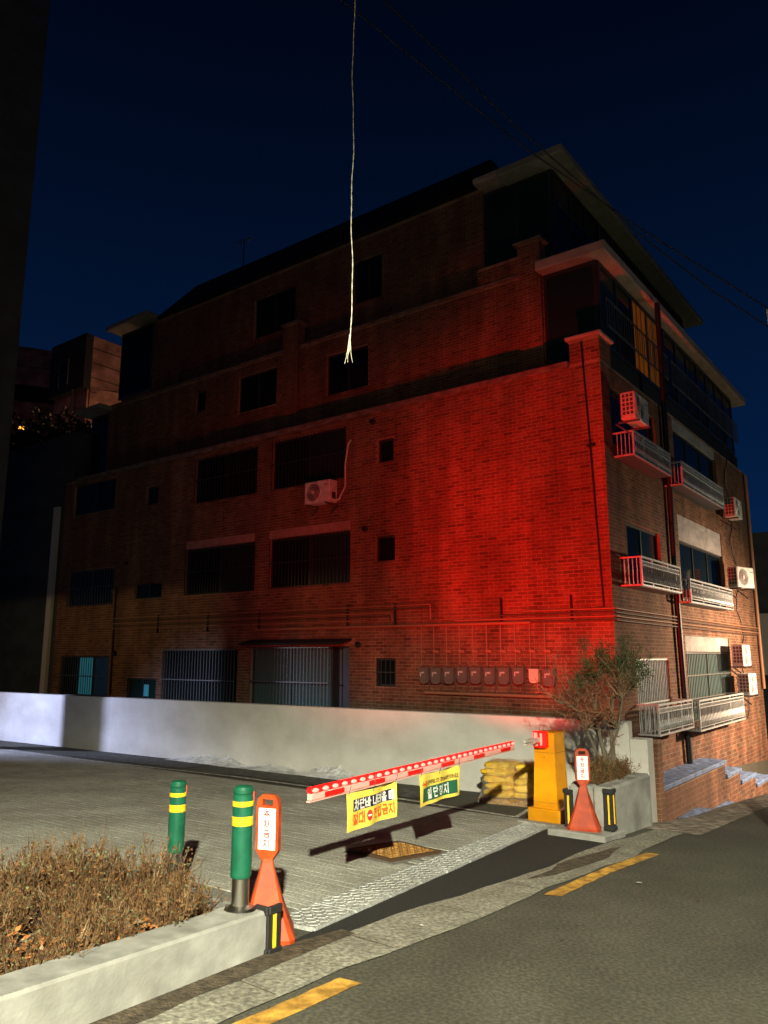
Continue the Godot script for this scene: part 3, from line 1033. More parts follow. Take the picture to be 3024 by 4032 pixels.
	window(bl, T, 4.35, 8.3, -1.5, 0.05, {"bars": 0.13, "bar_mat": M.bar, "cross": [0.02, 0.33, 0.66, 0.985], "bar_z": -0.03, "panes": [M.curtain]})
	window(bl, T, 0.95, 3.0, 1.3, 2.55, {"panes": [M.glass, M.glass_teal]})
	window(bl, T, 4.4, 8.35, 1.2, 2.6, {"sashes": 3})
	window(bl, T, 0.45, 3.2, 4.0, 5.2, {})
	window(bl, T, 4.5, 8.42, 4.0, 5.3, {"sashes": 3})
	for g in [[4.35, 8.3, 0.05, 0.42], [4.4, 8.35, 2.6, 3.22], [4.5, 8.42, 5.3, 5.57]]:
		var s := MB.new()
		s.box(T * Vector3((g[0] + g[1]) / 2, (g[2] + g[3]) / 2, -0.05), Vector3(g[1] - g[0] - 0.01, g[3] - g[2] - 0.01, 0.06), T.basis, 0.006)
		part("window_panel", s, M.shade, bl)
	balcony(bl, T, 0.95, 3.1, -1.46, -0.92, 0.39)
	balcony(bl, T, 3.62, 7.6, -1.58, -0.97, 0.39)
	balcony(bl, T, 0.5, 2.9, 1.26, 1.78, 0.39)
	balcony(bl, T, 3.6, 7.3, 1.11, 1.6, 0.39)
	balcony(bl, T, 0.5, 2.75, 3.74, 4.2, 0.39)
	balcony(bl, T, 3.6, 7.2, 3.71, 4.22, 0.39)
	# pipes
	var dp := MB.new()
	dp.tube([Vector3(0.09, 8.1, -3.66), Vector3(0.09, 1.2, -3.62), Vector3(0.09, -2.35, -3.76)], 0.065, 0.065, 8)
	part("drain_pipe", dp, M.pipe_dark, bl)
	var d2 := MB.new()
	d2.tube([Vector3(0.07, 5.5, -11.75), Vector3(0.07, -1.0, -11.8)], 0.05, 0.05, 8)
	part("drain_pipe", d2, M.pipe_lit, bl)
	var d3 := MB.new()
	d3.tube([Vector3(-0.33, 6.0, 0.06), Vector3(-0.26, 4.1, 0.05), Vector3(-0.15, 0.85, 0.05), Vector3(-0.75, 0.80, 0.05)], 0.016, 0.016, 6)
	d3.box(Vector3(-0.24, 3.9, 0.03), Vector3(0.16, 0.05, 0.06))
	part("thin_pipe", d3, M.pipe_dark, bl)
	var d4 := MB.new()
	d4.tube([Vector3(-15.2, 2.0, 0.06), Vector3(-15.17, -1.15, 0.06)], 0.035, 0.035, 6)
	d4.box(Vector3(-15.19, 1.85, 0.06), Vector3(0.16, 0.14, 0.1))
	part("thin_pipe", d4, M.pipe, bl)
	# bundle of gas pipes that runs along the first floor
	for k in 5:
		var h := 1.04 - k * 0.075
		var end := [-3.9, -3.75, -4.9, -4.95, -5.6][k] as float
		var g := MB.new()
		g.tube([Vector3(-15.2, h, 0.07), Vector3(end - 0.02, h, 0.07), Vector3(end, h - 0.02, 0.07), Vector3(end, 0.72, 0.07)], 0.017, 0.017, 6)
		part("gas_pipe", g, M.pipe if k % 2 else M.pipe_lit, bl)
	for k in 4:
		var h := 0.82 - k * 0.07
		var g := MB.new()
		var st: float = [-1.75, -2.35, -3.3, -2.35][k]
		g.tube([Vector3(st, h, 0.07), Vector3(0.05, h, 0.07), Vector3(0.075, h, 0.05), Vector3(0.075, h - 0.01, -0.4), Vector3(0.075, h - 0.06, -11.9)], 0.018, 0.018, 6)
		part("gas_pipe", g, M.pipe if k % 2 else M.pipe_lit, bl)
	var mp := MB.new()
	mp.tube([Vector3(-9.1, 0.60, 0.09), Vector3(-1.6, 0.60, 0.09)], 0.03, 0.03, 8)
	part("gas_main", mp, M.pipe_lit, bl)
	for u in [-13.1, -11.0, -9.05, -6.2, -4.85, -2.25, -0.78]:
		var c := MB.new()
		c.box(Vector3(u, 0.84, 0.035), Vector3(0.035, 0.5, 0.05))
		part("pipe_clamp", c, M.pipe_dark, bl)
	for k in 10:
		var u := -4.14 + k * 0.313
		var g := MB.new()
		g.tube([Vector3(u, 0.60, 0.07), Vector3(u, -0.26, 0.07)], 0.012, 0.012, 5)
		g.box(Vector3(u + 0.05, 0.06, 0.07), Vector3(0.13, 0.05, 0.05), Basis(Vector3.BACK, -0.15))
		part("gas_branch", g, M.pipe_lit, bl)
		var e := MB.new()
		e.tube([Vector3(u + 0.16, -0.28, 0.07), Vector3(u + 0.20, -0.36, 0.07), Vector3(u + 0.19, -0.66, 0.07), Vector3(u + 0.12, -0.77, 0.07)], 0.013, 0.013, 5)
		part("gas_branch", e, M.pipe, bl)
	var mf := MB.new()
	mf.tube([Vector3(-4.05, -0.78, 0.08), Vector3(-1.2, -0.78, 0.08)], 0.032, 0.032, 8)
	part("gas_main", mf, M.pipe_lit, bl)
	for v in [[-5.48, 5.33], [-5.70, 2.82], [-5.88, 0.21], [-14.75, 2.67], [-15.05, 0.02]]:
		var g := MB.new()
		g.lathe([Vector2(0.06, 0), Vector2(0.07, 0.06), Vector2(0.05, 0.09), Vector2(0, 0.09)], 10, Vector3(v[0], v[1], 0.0), Basis(Vector3.RIGHT, PI / 2))
		part("vent_cap", g, M.pipe_dark, bl)
	# end pier of the low wall is its own thing; the bricks of the building last
	brick_list.sort_custom(func(a, c): return a[0] < c[0])
	var bmats := []
	for k in 5:
		var v := 0.78 + k * 0.09
		bmats.append(mat("brick_%d" % k, lin(0.34 * v, 0.150 * v, 0.078 * v), 0.9, M.brick.albedo_texture, 1.6, M.brick.heightmap_texture, 0.12))
		detail(bmats[-1], M.brick.detail_albedo, M.brick.uv2_scale)
	for k in 300:
		part("brick", brick_mesh, bmats[rng.randi() % 5], bl, brick_list[k][1])
	scatter("brickwork", brick_mesh, M.brick, brick_list.slice(300), bl)

# ---------------------------------------------------------------- low walls at the side street
func street_side() -> void:
	var w := thing("low_brick_wall", "stepped low brick wall with sky blue painted tops under the side facade", "wall", Vector3.ZERO)
	w.transform = W
	var list := []
	var spans := [[0.02, 4.9, -2.27], [4.9, 6.2, -2.58], [6.2, 7.7, -2.86], [7.7, 9.4, -3.12], [9.4, 12.5, -3.42]]
	for s in spans:
		var b := MB.new()
		b.box(Vector3(0.26, (s[2] - 6.0) / 2 - 0.06, -(s[0] + s[1]) / 2), Vector3(0.48, 6.0 + s[2] - 0.12, s[1] - s[0]))
		part("wall", b, M.mortar, w)
		var c := MB.new()
		c.box(Vector3(0.27, s[2] - 0.045, -(s[0] + s[1]) / 2), Vector3(0.56, 0.09, s[1] - s[0] - 0.01), Basis(Vector3.BACK, -0.02), 0.015)
		part("coping", c, M.blue_paint, w)
		bricks(Transform3D(Basis(Vector3(0, 0, -1), Vector3.UP, Vector3(1, 0, 0)), Vector3(0.50, 0, 0)), s[0], s[1], s[2] - 1.3, s[2] - 0.09, [], 0.28, 0.097, list)
	var wing := MB.new()
	wing.box(Vector3(0.33, -2.4, -0.13), Vector3(0.62, 1.9, 0.24))
	part("end_pier", wing, M.mortar, w)
	bricks(Transform3D(Basis.IDENTITY, Vector3(0, 0, -0.01)), 0.02, 0.64, -3.3, -1.48, [], 0.213, 0.082, list)
	bricks(Transform3D(Basis(Vector3(0, 0, -1), Vector3.UP, Vector3(1, 0, 0)), Vector3(0.64, 0, 0)), 0.01, 0.25, -3.3, -1.48, [], 0.213, 0.082, list)
	list.sort_custom(func(a, c): return a[0] < c[0])
	var k := 0
	for e in list.slice(0, 300):
		part("brick", brick_mesh, M["brick_%d" % (2 + k % 3)], w, e[1])
		k += 1
	scatter("brickwork", brick_mesh, M.brick, list.slice(300), w)
	for s in [[1.3, 2.5, 0.5], [3.0, 4.7, 0.62], [6.0, 7.4, 0.6]]:
		var b := MB.new()
		var y0 := gy(0.62, -s[0]) - 0.2
		b.prism(pv([-s[1], y0, -s[0], y0, -s[0], gy(0.62, -s[0]) + 0.04, -s[1], gy(0.62, -s[1]) + 0.36 * s[2]]), 0.0, 0.26, Transform3D(Basis(Vector3(0, 0, 1), Vector3.UP, Vector3(-1, 0, 0)), Vector3(0.78, 0, 0)))
		var o := part(numbered("step_wedge"), b, M.blue_paint, self, W)
		tag(o, ["nearest blue painted wedge at the foot of the low brick wall", "middle blue painted wedge at the foot of the low brick wall", "farthest blue painted wedge at the foot of the low brick wall"][used["step_wedge"] - 1], "step", "blue wedges by the low wall")

# ---------------------------------------------------------------- what stands further off
func wbox(called: String, label: String, cat: String, c: Vector3, s: Vector3, m: Material, pn := "wall") -> Node3D:
	var o := thing(called, label, cat, Vector3.ZERO)
	o.transform = Transform3D(W.basis, Vector3(c.x, c.y, c.z))
	var b := MB.new()
	b.box(Vector3(0, s.y / 2, 0), s)
	part(pn, b, m, o)
	return o

func neighbours() -> void:
	# dark house on columns at the left edge
	var p := thing("pilotis_house", "near black house on columns at the left edge of the view", "building", Vector3.ZERO)
	p.transform = W
	var c := W.affine_inverse() * Vector3(-8.05, 0, -16.0)
	var b := MB.new()
	b.box(c + Vector3(-5.0, 9.2, 4.0), Vector3(10.0, 15.6, 8.0), Basis.IDENTITY)
	part("wall", b, M.neighbour, p)
	b = MB.new()
	b.box(c + Vector3(-2.25, -0.6, 0.40), Vector3(0.46, 4.4, 0.46))
	part("column", b, M.neighbour, p)
	# plain dark block behind the lot wall, with its pale downpipe column
	var n := thing("dark_block", "plain dark wall of a block left of the brick building with a pale vertical strip", "building", Vector3.ZERO)
	n.transform = W
	b = MB.new()
	b.box(Vector3(-27.6, 2.0, -3.0), Vector3(17.6, 11.2, 5.0))
	part("wall", b, M.neighbour, n)
	b = MB.new()
	b.box(Vector3(-19.62, 1.0, -0.45), Vector3(0.28, 8.0, 0.12))
	part("pale_strip", b, M.pale_metal, n)
	# far houses up the hill
	var far := thing("hill_house", "far pinkish concrete house on the hill with a dark overhanging upper room", "building", Vector3.ZERO)
	far.transform = Transform3D(W.basis, Vector3(-18.41, 0, -45.0))
	# own axes as the brick building's: the lit face looks along x, the dark one along z
	b = MB.new()
	b.box(Vector3(-2.0, 17.9, -0.2), Vector3(3.96, 3.5, 0.5))
	part("upper_room", b, M.far_dark, far)
	b = MB.new()
	b.box(Vector3(-2.02, 16.6, -3.6), Vector3(4.0, 6.0, 6.3))
	part("upper_wall", b, M.far_wall, far)
	b = MB.new()
	b.box(Vector3.ZERO, Vector3(4.4, 12.0, 5.0))
	part("wall", b, M.far_wall, far, Transform3D(Basis(Vector3.UP, 1.15), Vector3(-1.6, 10.2, -3.4)))
	b = MB.new()
	for q in [[-0.5, 0, 0.07, 1.7], [0.5, 0, 0.07, 1.7], [0, 0.82, 1.0, 0.07], [0, -0.1, 1.0, 0.07]]:
		b.box(Vector3(-2.3 + q[0], 17.5 + q[1], 0.08), Vector3(q[2], q[3], 0.06))
	var wf := part("window", b, M.ac_dark, far)
	b = MB.new()
	b.box(Vector3(-2.3, 17.5, 0.055), Vector3(0.94, 1.6, 0.03))
	part("pane", b, M.glass, wf)
	b = MB.new()
	b.tube([Vector3(-0.9, 16.1, 0.2), Vector3(-0.9, 13.0, 0.2)], 0.06, 0.06, 6)
	part("drain_pipe", b, M.far_dark, far)
	for k in 5:
		b = MB.new()
		b.box(Vector3(0.0, 15.0 + k * 0.95, -3.6), Vector3(0.03, 0.04, 6.2))
		part("form_joint", b, M.far_dark, far)
	var f2 := wbox("hill_house", "far brownish house on the left, half hidden by the dark column house", "building", Vector3(-28.2, 6.0, -55.0), Vector3(6.6, 14.6, 5.0), M.far_wall)
	f2.rotation.y = 0.42
	b = MB.new()
	b.box(Vector3(0.6, 15.4, 0), Vector3(4.4, 1.8, 4.0))
	part("upper_room", b, M.far_wall, f2)
	b = MB.new()
	b.box(Vector3(0.4, 12.6, 2.52), Vector3(5.8, 1.2, 0.06))
	part("window_band", b, M.glass, f2)
	var rh := wbox("corner_house", "dark house with pale lower wall at the far right edge down the side street", "building", Vector3(18.6, -6.0, -33.0), Vector3(5.0, 10.9, 7.0), M.neighbour)
	b = MB.new()
	b.box(Vector3(-0.2, 6.4, 3.6), Vector3(5.2, 2.4, 0.3))
	part("lower_wall", b, M.pale_metal, rh)
	# bushy trees above the dark block, dark against the lit hill houses
	for k in 5:
		var at: Vector3 = [Vector3(-15.6, 7.6, -31.0), Vector3(-13.9, 7.7, -30.6), Vector3(-12.3, 7.7, -30.2), Vector3(-11.0, 7.5, -29.5), Vector3(-17.4, 7.4, -31.0)][k]
		crown_tree(at, 1.6 if k < 3 else 1.3, ["second", "third", "fourth", "rightmost", "leftmost"][k])

func leaf_mesh(b: MB, c: Vector3, s: float) -> void:
	var d := Vector3(rng.randfn(), rng.randfn(), rng.randfn()).normalized()
	var u := d.cross(Vector3(rng.randfn(), rng.randfn(), rng.randfn())).normalized()
	b.tri(c - u * s * 0.5, c + d * s, c + u * s * 0.5)
	b.tri(c + u * s * 0.5, c + d * s * 0.2 - u.cross(d) * s, c - u * s * 0.5)

func crown_tree(at: Vector3, r: float, which: String) -> void:
	var t := thing("dark_tree", "dark bushy treetop over the plain dark block, %s from the left of the five" % which if which in ["second", "third", "fourth"] else "dark bushy treetop over the plain dark block, %s of the five" % which, "tree", Vector3.ZERO, 0.0, "dark trees behind the block")
	t.transform = Transform3D(Basis.IDENTITY, at)
	var b := MB.new()
	b.tube([Vector3(0, -6.0, 0), Vector3(0.1, -0.6, 0), Vector3(0.05, 0.6, 0.1)], 0.16, 0.06, 6)
	part("trunk", b, M.bark, t)
	b = MB.new()
	for k in 1300:
		var d := Vector3(rng.randfn(), rng.randfn() * 0.75, rng.randfn()).normalized()
		var q := d * r * (0.45 + 0.55 * pow(rng.randf(), 0.5)) * (0.85 + 0.25 * sin(d.x * 5.0 + d.y * 4.0 + at.x))
		var v := rng.randf_range(0.6, 1.3)
		b.col = Color(0.035 * v, 0.045 * v, 0.018 * v)
		leaf_mesh(b, q + Vector3(0, r * 0.35, 0), 0.16)
	part("crown", b, M.leaf, t)

# ---------------------------------------------------------------- lamps outside the frame
func lamp_post(label: String, base: Vector3, head: Vector3, glow: Material) -> Node3D:
	var o := thing("street_lamp", label, "street lamp", Vector3.ZERO, 0.0, "")
	o.transform = Transform3D(Basis.IDENTITY, base)
	var h := head - base
	var b := MB.new()
	b.tube([Vector3.ZERO, Vector3(0, h.y + 0.2, 0)], 0.07, 0.05, 10)
	b.tube([Vector3(0, h.y + 0.15, 0), h + Vector3(0, 0.14, 0)], 0.035, 0.03, 8)
	part("pole", b, M.bar_dark, o)
	b = MB.new()
	b.box(h + Vector3(0, 0.12, 0), Vector3(0.34, 0.08, 0.34), Basis.IDENTITY, 0.02)
	part("lamp_head", b, M.bar_dark, o)
	b = MB.new()
	b.box(h + Vector3(0, 0.06, 0), Vector3(0.24, 0.02, 0.24))
	part("lamp_glass", b, glow, o)
	return o

func lamps() -> void:
	var leak := OmniLight3D.new()
	leak.name = "street_lamp_bulb_light"
	leak.position = Vector3(0.3, 3.86, 4.8)
	leak.light_color = Color(1.0, 0.86, 0.55)
	leak.light_energy = 11.0
	leak.omni_range = 80.0
	leak.omni_attenuation = 2.0
	leak.light_size = 0.12
	leak.shadow_enabled = true
	add_child(leak)
	lamp_post("grey street lamp over the road behind the viewpoint", Vector3(1.7, gy(3.0, 16.0), 5.4), Vector3(0.3, 3.96, 4.8), M.lamp_glow)
	var r := W * Vector3(5.2, 0.86, -8.6)
	lamp_post("street lamp with orange light in the side street beyond the right edge", r + Vector3(1.4, -4.0, 0.3), r, M.lamp_peach)
	var om2 := OmniLight3D.new()
	om2.name = "side_street_bulb_light"
	om2.position = r + Vector3(0.0, -0.05, 0.0)
	om2.light_color = Color(0.92, 0.95, 0.8)
	om2.light_energy = 12.0
	om2.omni_range = 60.0
	om2.omni_attenuation = 2.0
	om2.light_size = 0.12
	om2.shadow_enabled = true
	add_child(om2)
	# ceiling lamp under the house on columns
	var b := MB.new()
	b.box(Vector3(0, 0.1, 0), Vector3(0.5, 0.08, 0.16), Basis.IDENTITY, 0.02)
	var o := thing("ceiling_lamp", "cold white lamp under the house on columns at the left edge", "lamp", Vector3.ZERO)
	o.transform = Transform3D(W.basis, W * Vector3(-15.0, 1.31, 9.0))
	part("lamp_body", b, M.bar_dark, o)
	b = MB.new()
	b.box(Vector3(0, 0.045, 0), Vector3(0.44, 0.02, 0.12))
	part("lamp_glass", b, M.lamp_blue, o)
	var om4 := OmniLight3D.new()
	om4.name = "ceiling_lamp_light"
	om4.position = W * Vector3(-15.0, 1.15, 9.0)
	om4.light_color = Color(1.0, 0.84, 0.56)
	om4.light_energy = 8.0
	om4.omni_range = 40.0
	om4.omni_attenuation = 2.0
	om4.light_size = 0.12
	om4.shadow_enabled = true
	add_child(om4)
	# lamp on the hill behind the treetops, which lights the far houses
	var l := thing("hill_lamp", "small golden street lamp shining through the dark treetops at the left", "lamp", Vector3.ZERO)
	l.transform = Transform3D(Basis.IDENTITY, Vector3(-16.9, 9.3, -34.6))
	b = MB.new()
	b.tube([Vector3(0, -9, 0), Vector3(0, 0.8, 0)], 0.06, 0.05, 6)
	part("pole", b, M.bar_dark, l)
	b = MB.new()
	b.lathe([Vector2(0.0, 0.82), Vector2(0.12, 0.86), Vector2(0.16, 1.0), Vector2(0.12, 1.14), Vector2(0, 1.18)], 12)
	part("lamp_bulb", b, emit("lamp_gold", Color(1.0, 0.6, 0.22), 3.0), l)
	var om := OmniLight3D.new()
	om.name = "hill_lamp_light"
	om.position = Vector3(-16.9, 10.3, -34.6)
	om.light_color = Color(1.0, 0.66, 0.46)
	om.light_energy = 7.0
	om.omni_range = 60.0
	om.omni_attenuation = 2.0
	om.light_size = 0.1
	om.shadow_enabled = true
	add_child(om)
	var hl := lamp_post("street lamp on the hill, hidden behind the brick building, that lights the far house", Vector3(-8.6, -4.0, -37.0), Vector3(-9.0, 11.0, -37.5), M.lamp_gold)
	var om3 := OmniLight3D.new()
	om3.name = "hill_street_lamp_light"
	om3.position = Vector3(-9.0, 10.95, -37.5)
	om3.light_color = Color(1.0, 0.72, 0.54)
	om3.light_energy = 62.0
	om3.omni_range = 60.0
	om3.omni_attenuation = 2.0
	om3.light_size = 0.1
	om3.shadow_enabled = true
	add_child(om3)

# ---------------------------------------------------------------- planting
func dry_shrub(sd: int) -> Array:
	# thin bent twigs from one root, and small withered leaves on them
	rng.seed = sd
	var tw := MB.new()
	var lf := MB.new()
	for k in 46:
		var a := rng.randf() * TAU
		var lean := rng.randf_range(0.1, 0.75)
		var d := Vector3(cos(a) * lean, 1.0, sin(a) * lean).normalized()
		var p := Vector3(cos(a), 0, sin(a)) * rng.randf_range(0.0, 0.09)
		var len := rng.randf_range(0.18, 0.42)
		var pts: Array = [p]
		for i in 4:
			d = (d + Vector3(rng.randfn(), rng.randfn() * 0.4, rng.randfn()) * 0.16).normalized()
			p += d * len / 4
			pts.append(p)
		var v := rng.randf_range(0.55, 1.35)
		tw.col = Color(0.13 * v, 0.066 * v, 0.024 * v) if rng.randf() < 0.86 else Color(0.28 * v, 0.19 * v, 0.11 * v)
		tw.tube(pts, 0.0042, 0.0018, 3, false)
		for j in 3:
			var q: Vector3 = pts[1 + j]
			var e: Vector3 = (d + Vector3(rng.randfn(), 0.3, rng.randfn()) * 0.7).normalized()
			tw.tube([q, q + e * len * 0.2, q + (e + Vector3(0, 0.4, 0)) * len * 0.34], 0.0026, 0.0012, 3, false)
		for j in 7:
			var q: Vector3 = pts[1 + rng.randi() % 4]
			var w := rng.randf_range(0.5, 1.3)
			lf.col = Color(0.15 * w, 0.070 * w, 0.022 * w) if rng.randf() < 0.75 else Color(0.12 * w, 0.12 * w, 0.05 * w)
			leaf_mesh(lf, q + Vector3(rng.randfn(), rng.randfn(), rng.randfn()) * 0.02, rng.randf_range(0.012, 0.026))
	return [tw.mesh(), lf.mesh()]

func planter_left() -> void:
	var o := thing("kerbed_planter", "pale concrete kerbed planting bed full of dry shrubs at the lower left", "planter", Vector3.ZERO)
	o.transform = W
	# kerb along the road, its end at the entrance, and the kerb along the lot, following the slope
	var run := func(x0: float, x1: float, z0: float, z1: float, h: float, skew: float) -> MB:
		var b := MB.new()
		var k := maxi(1, int((z1 - z0) / 0.6))
		for i in k:
			var a := lerpf(z0, z1, float(i) / k)
			var c := lerpf(z0, z1, float(i + 1) / k)
			var p := []
			for z in [a, c]:
				for xx in [x0, x1]:
					var x: float = xx + skew * (z - z0)
					p.append(Vector3(x, gy(x, z) - 0.2, z))
					p.append(Vector3(x + (0.012 if xx == x0 else -0.012), gy(x, z) + h, z))
					p.append(Vector3(x, gy(x, z) + h - 0.014, z))
			# per end: [x0 bottom, x0 top, x0 shoulder, x1 bottom, x1 top, x1 shoulder]
			b.quad(p[6], p[8], p[2], p[0])
			b.quad(p[8], p[7], p[1], p[2])
			b.quad(p[7], p[10], p[4], p[1])
			b.quad(p[10], p[11], p[5], p[4])
			b.quad(p[11], p[9], p[3], p[5])
			if i == 0:
				b.quad(p[0], p[2], p[5], p[3])
				b.quad(p[2], p[1], p[4], p[5])
			if i == k - 1:
				b.quad(p[6], p[9], p[11], p[8])
				b.quad(p[8], p[11], p[10], p[7])
		return b
	part("kerb", run.call(1.53, 1.765, 10.345, 17.0, 0.235, 0.09), M.kerb, o)
	part("kerb", run.call(0.12, 1.527, 10.345, 10.49, 0.225, 0.0), M.kerb, o)
	part("kerb", run.call(0.12, 0.30, 10.493, 17.0, 0.20, 0.0), M.kerb, o)
	var s := MB.new()
	var hgt := func(x: float, z: float) -> float: return gy(x, z) + 0.15 + 0.05 * sin(x * 7.0) * sin(z * 5.0)
	for i in 10:
		for j in 42:
			var x0 := 0.29 + i * 0.147
			var z0 := 10.46 + j * 0.155
			var q := func(x: float, z: float) -> Vector3: return Vector3(x, hgt.call(x, z), z)
			s.quad(q.call(x0, z0 + 0.155), q.call(x0 + 0.147, z0 + 0.155), q.call(x0 + 0.147, z0), q.call(x0, z0))
	part("soil", s, M.soil, o)
	# fallen leaves: countless
	rng.seed = 21
	var ls := []
	for k in 2600:
		var x := rng.randf_range(0.32, 1.62) if k % 3 else rng.randf_range(1.15, 1.64)
		var z := rng.randf_range(10.5, 14.5)
		var v := rng.randf_range(0.4, 1.3)
		var cl := Color(0.34 * v, 0.125 * v, 0.03 * v) if rng.randf() < 0.75 else Color(0.30 * v, 0.22 * v, 0.13 * v)
		var bs := Basis(Vector3(rng.randfn(), rng.randfn(), rng.randfn()).normalized(), rng.randf_range(0, 0.9)) * Basis(Vector3.UP, rng.randf() * TAU)
		ls.append([0, Transform3D(bs.scaled(Vector3.ONE * rng.randf_range(0.6, 1.3)), Vector3(x, hgt.call(x, z) + rng.randf_range(0.005, 0.06), z)), cl])
	var b := MB.new()
	b.tri(Vector3(-0.012, 0.004, 0), Vector3(0, 0, 0.024), Vector3(0.012, 0.004, 0))
	b.tri(Vector3(0.012, 0.004, 0), Vector3(0, 0.002, -0.026), Vector3(-0.012, 0.004, 0))
	var lv := scatter("fallen_leaves", b.mesh(), M.leaf, ls, self)
	lv.transform = W
	tag(lv, "brown fallen leaves over the soil of the kerbed planting bed", "leaves", "", "stuff")
	# shrubs
	var kinds := [dry_shrub(101), dry_shrub(202), dry_shrub(303)]
	var protos := []
	rng.seed = 33
	var n := 0
	for row in 16:
		for col in 6:
			var z := 10.58 + row * 0.27 + rng.randf_range(-0.08, 0.08)
			var x := 0.40 + col * 0.215 + rng.randf_range(-0.06, 0.06)
			var k := n % 3
			var at := Vector3(x, hgt.call(x, z) - 0.02, z)
			var lab := "dry brown twiggy shrub in the crowded kerbed planting bed at the lower left"
			var sc := rng.randf_range(0.68, 1.05) * (0.8 if col >= 4 else 1.0) * clampf(1.10 - row * 0.075, 0.36, 1.0)
			var t: Node3D
			if n < 3:
				t = thing("dry_shrub", lab, "shrub", at, 0.0, "dry shrubs in the kerbed planting bed")
				part("twigs", kinds[k][0], M.twig, t)
				part("leaves", kinds[k][1], M.leaf, t)
				protos.append(t)
			else:
				t = protos[k].duplicate()
				t.name = numbered("dry_shrub")
				add_child(t)
				t.position = W * at
			t.rotation.y = rng.randf() * TAU
			t.scale = Vector3.ONE * sc
			n += 1
	# black corner guard on the end of the kerb
	guard(Vector3(1.712, gy(1.71, 10.335) + 0.0, 10.335), 0.0, 0.25, "short black rubber corner guard with yellow strip on the kerb end beside the near cone")

func guard(at: Vector3, turn: float, h: float, label: String) -> void:
	var o := thing("corner_guard", label, "corner guard", at, turn, "rubber corner guards")
	var b := MB.new()
	b.box(Vector3(0.06, h / 2, -0.035), Vector3(0.018, h, 0.10), Basis.IDENTITY, 0.004)
	b.box(Vector3(0.02, h / 2, 0.012), Vector3(0.10, h, 0.018), Basis.IDENTITY, 0.004)
	for y in [0.015, h - 0.015]:
		b.box(Vector3(0.066, y, -0.035), Vector3(0.03, 0.045, 0.105), Basis.IDENTITY, 0.006)
		b.box(Vector3(0.02, y, 0.02), Vector3(0.105, 0.045, 0.03), Basis.IDENTITY, 0.006)
	part("rubber", b, M.black_rubber, o)
	b = MB.new()
	b.box(Vector3(0.072, h / 2, -0.03), Vector3(0.006, h * 0.72, 0.022))
	b.box(Vector3(0.03, h / 2, 0.0245), Vector3(0.016, h * 0.72, 0.006))
	part("reflective_strip", b, M.yellow_tape, o)

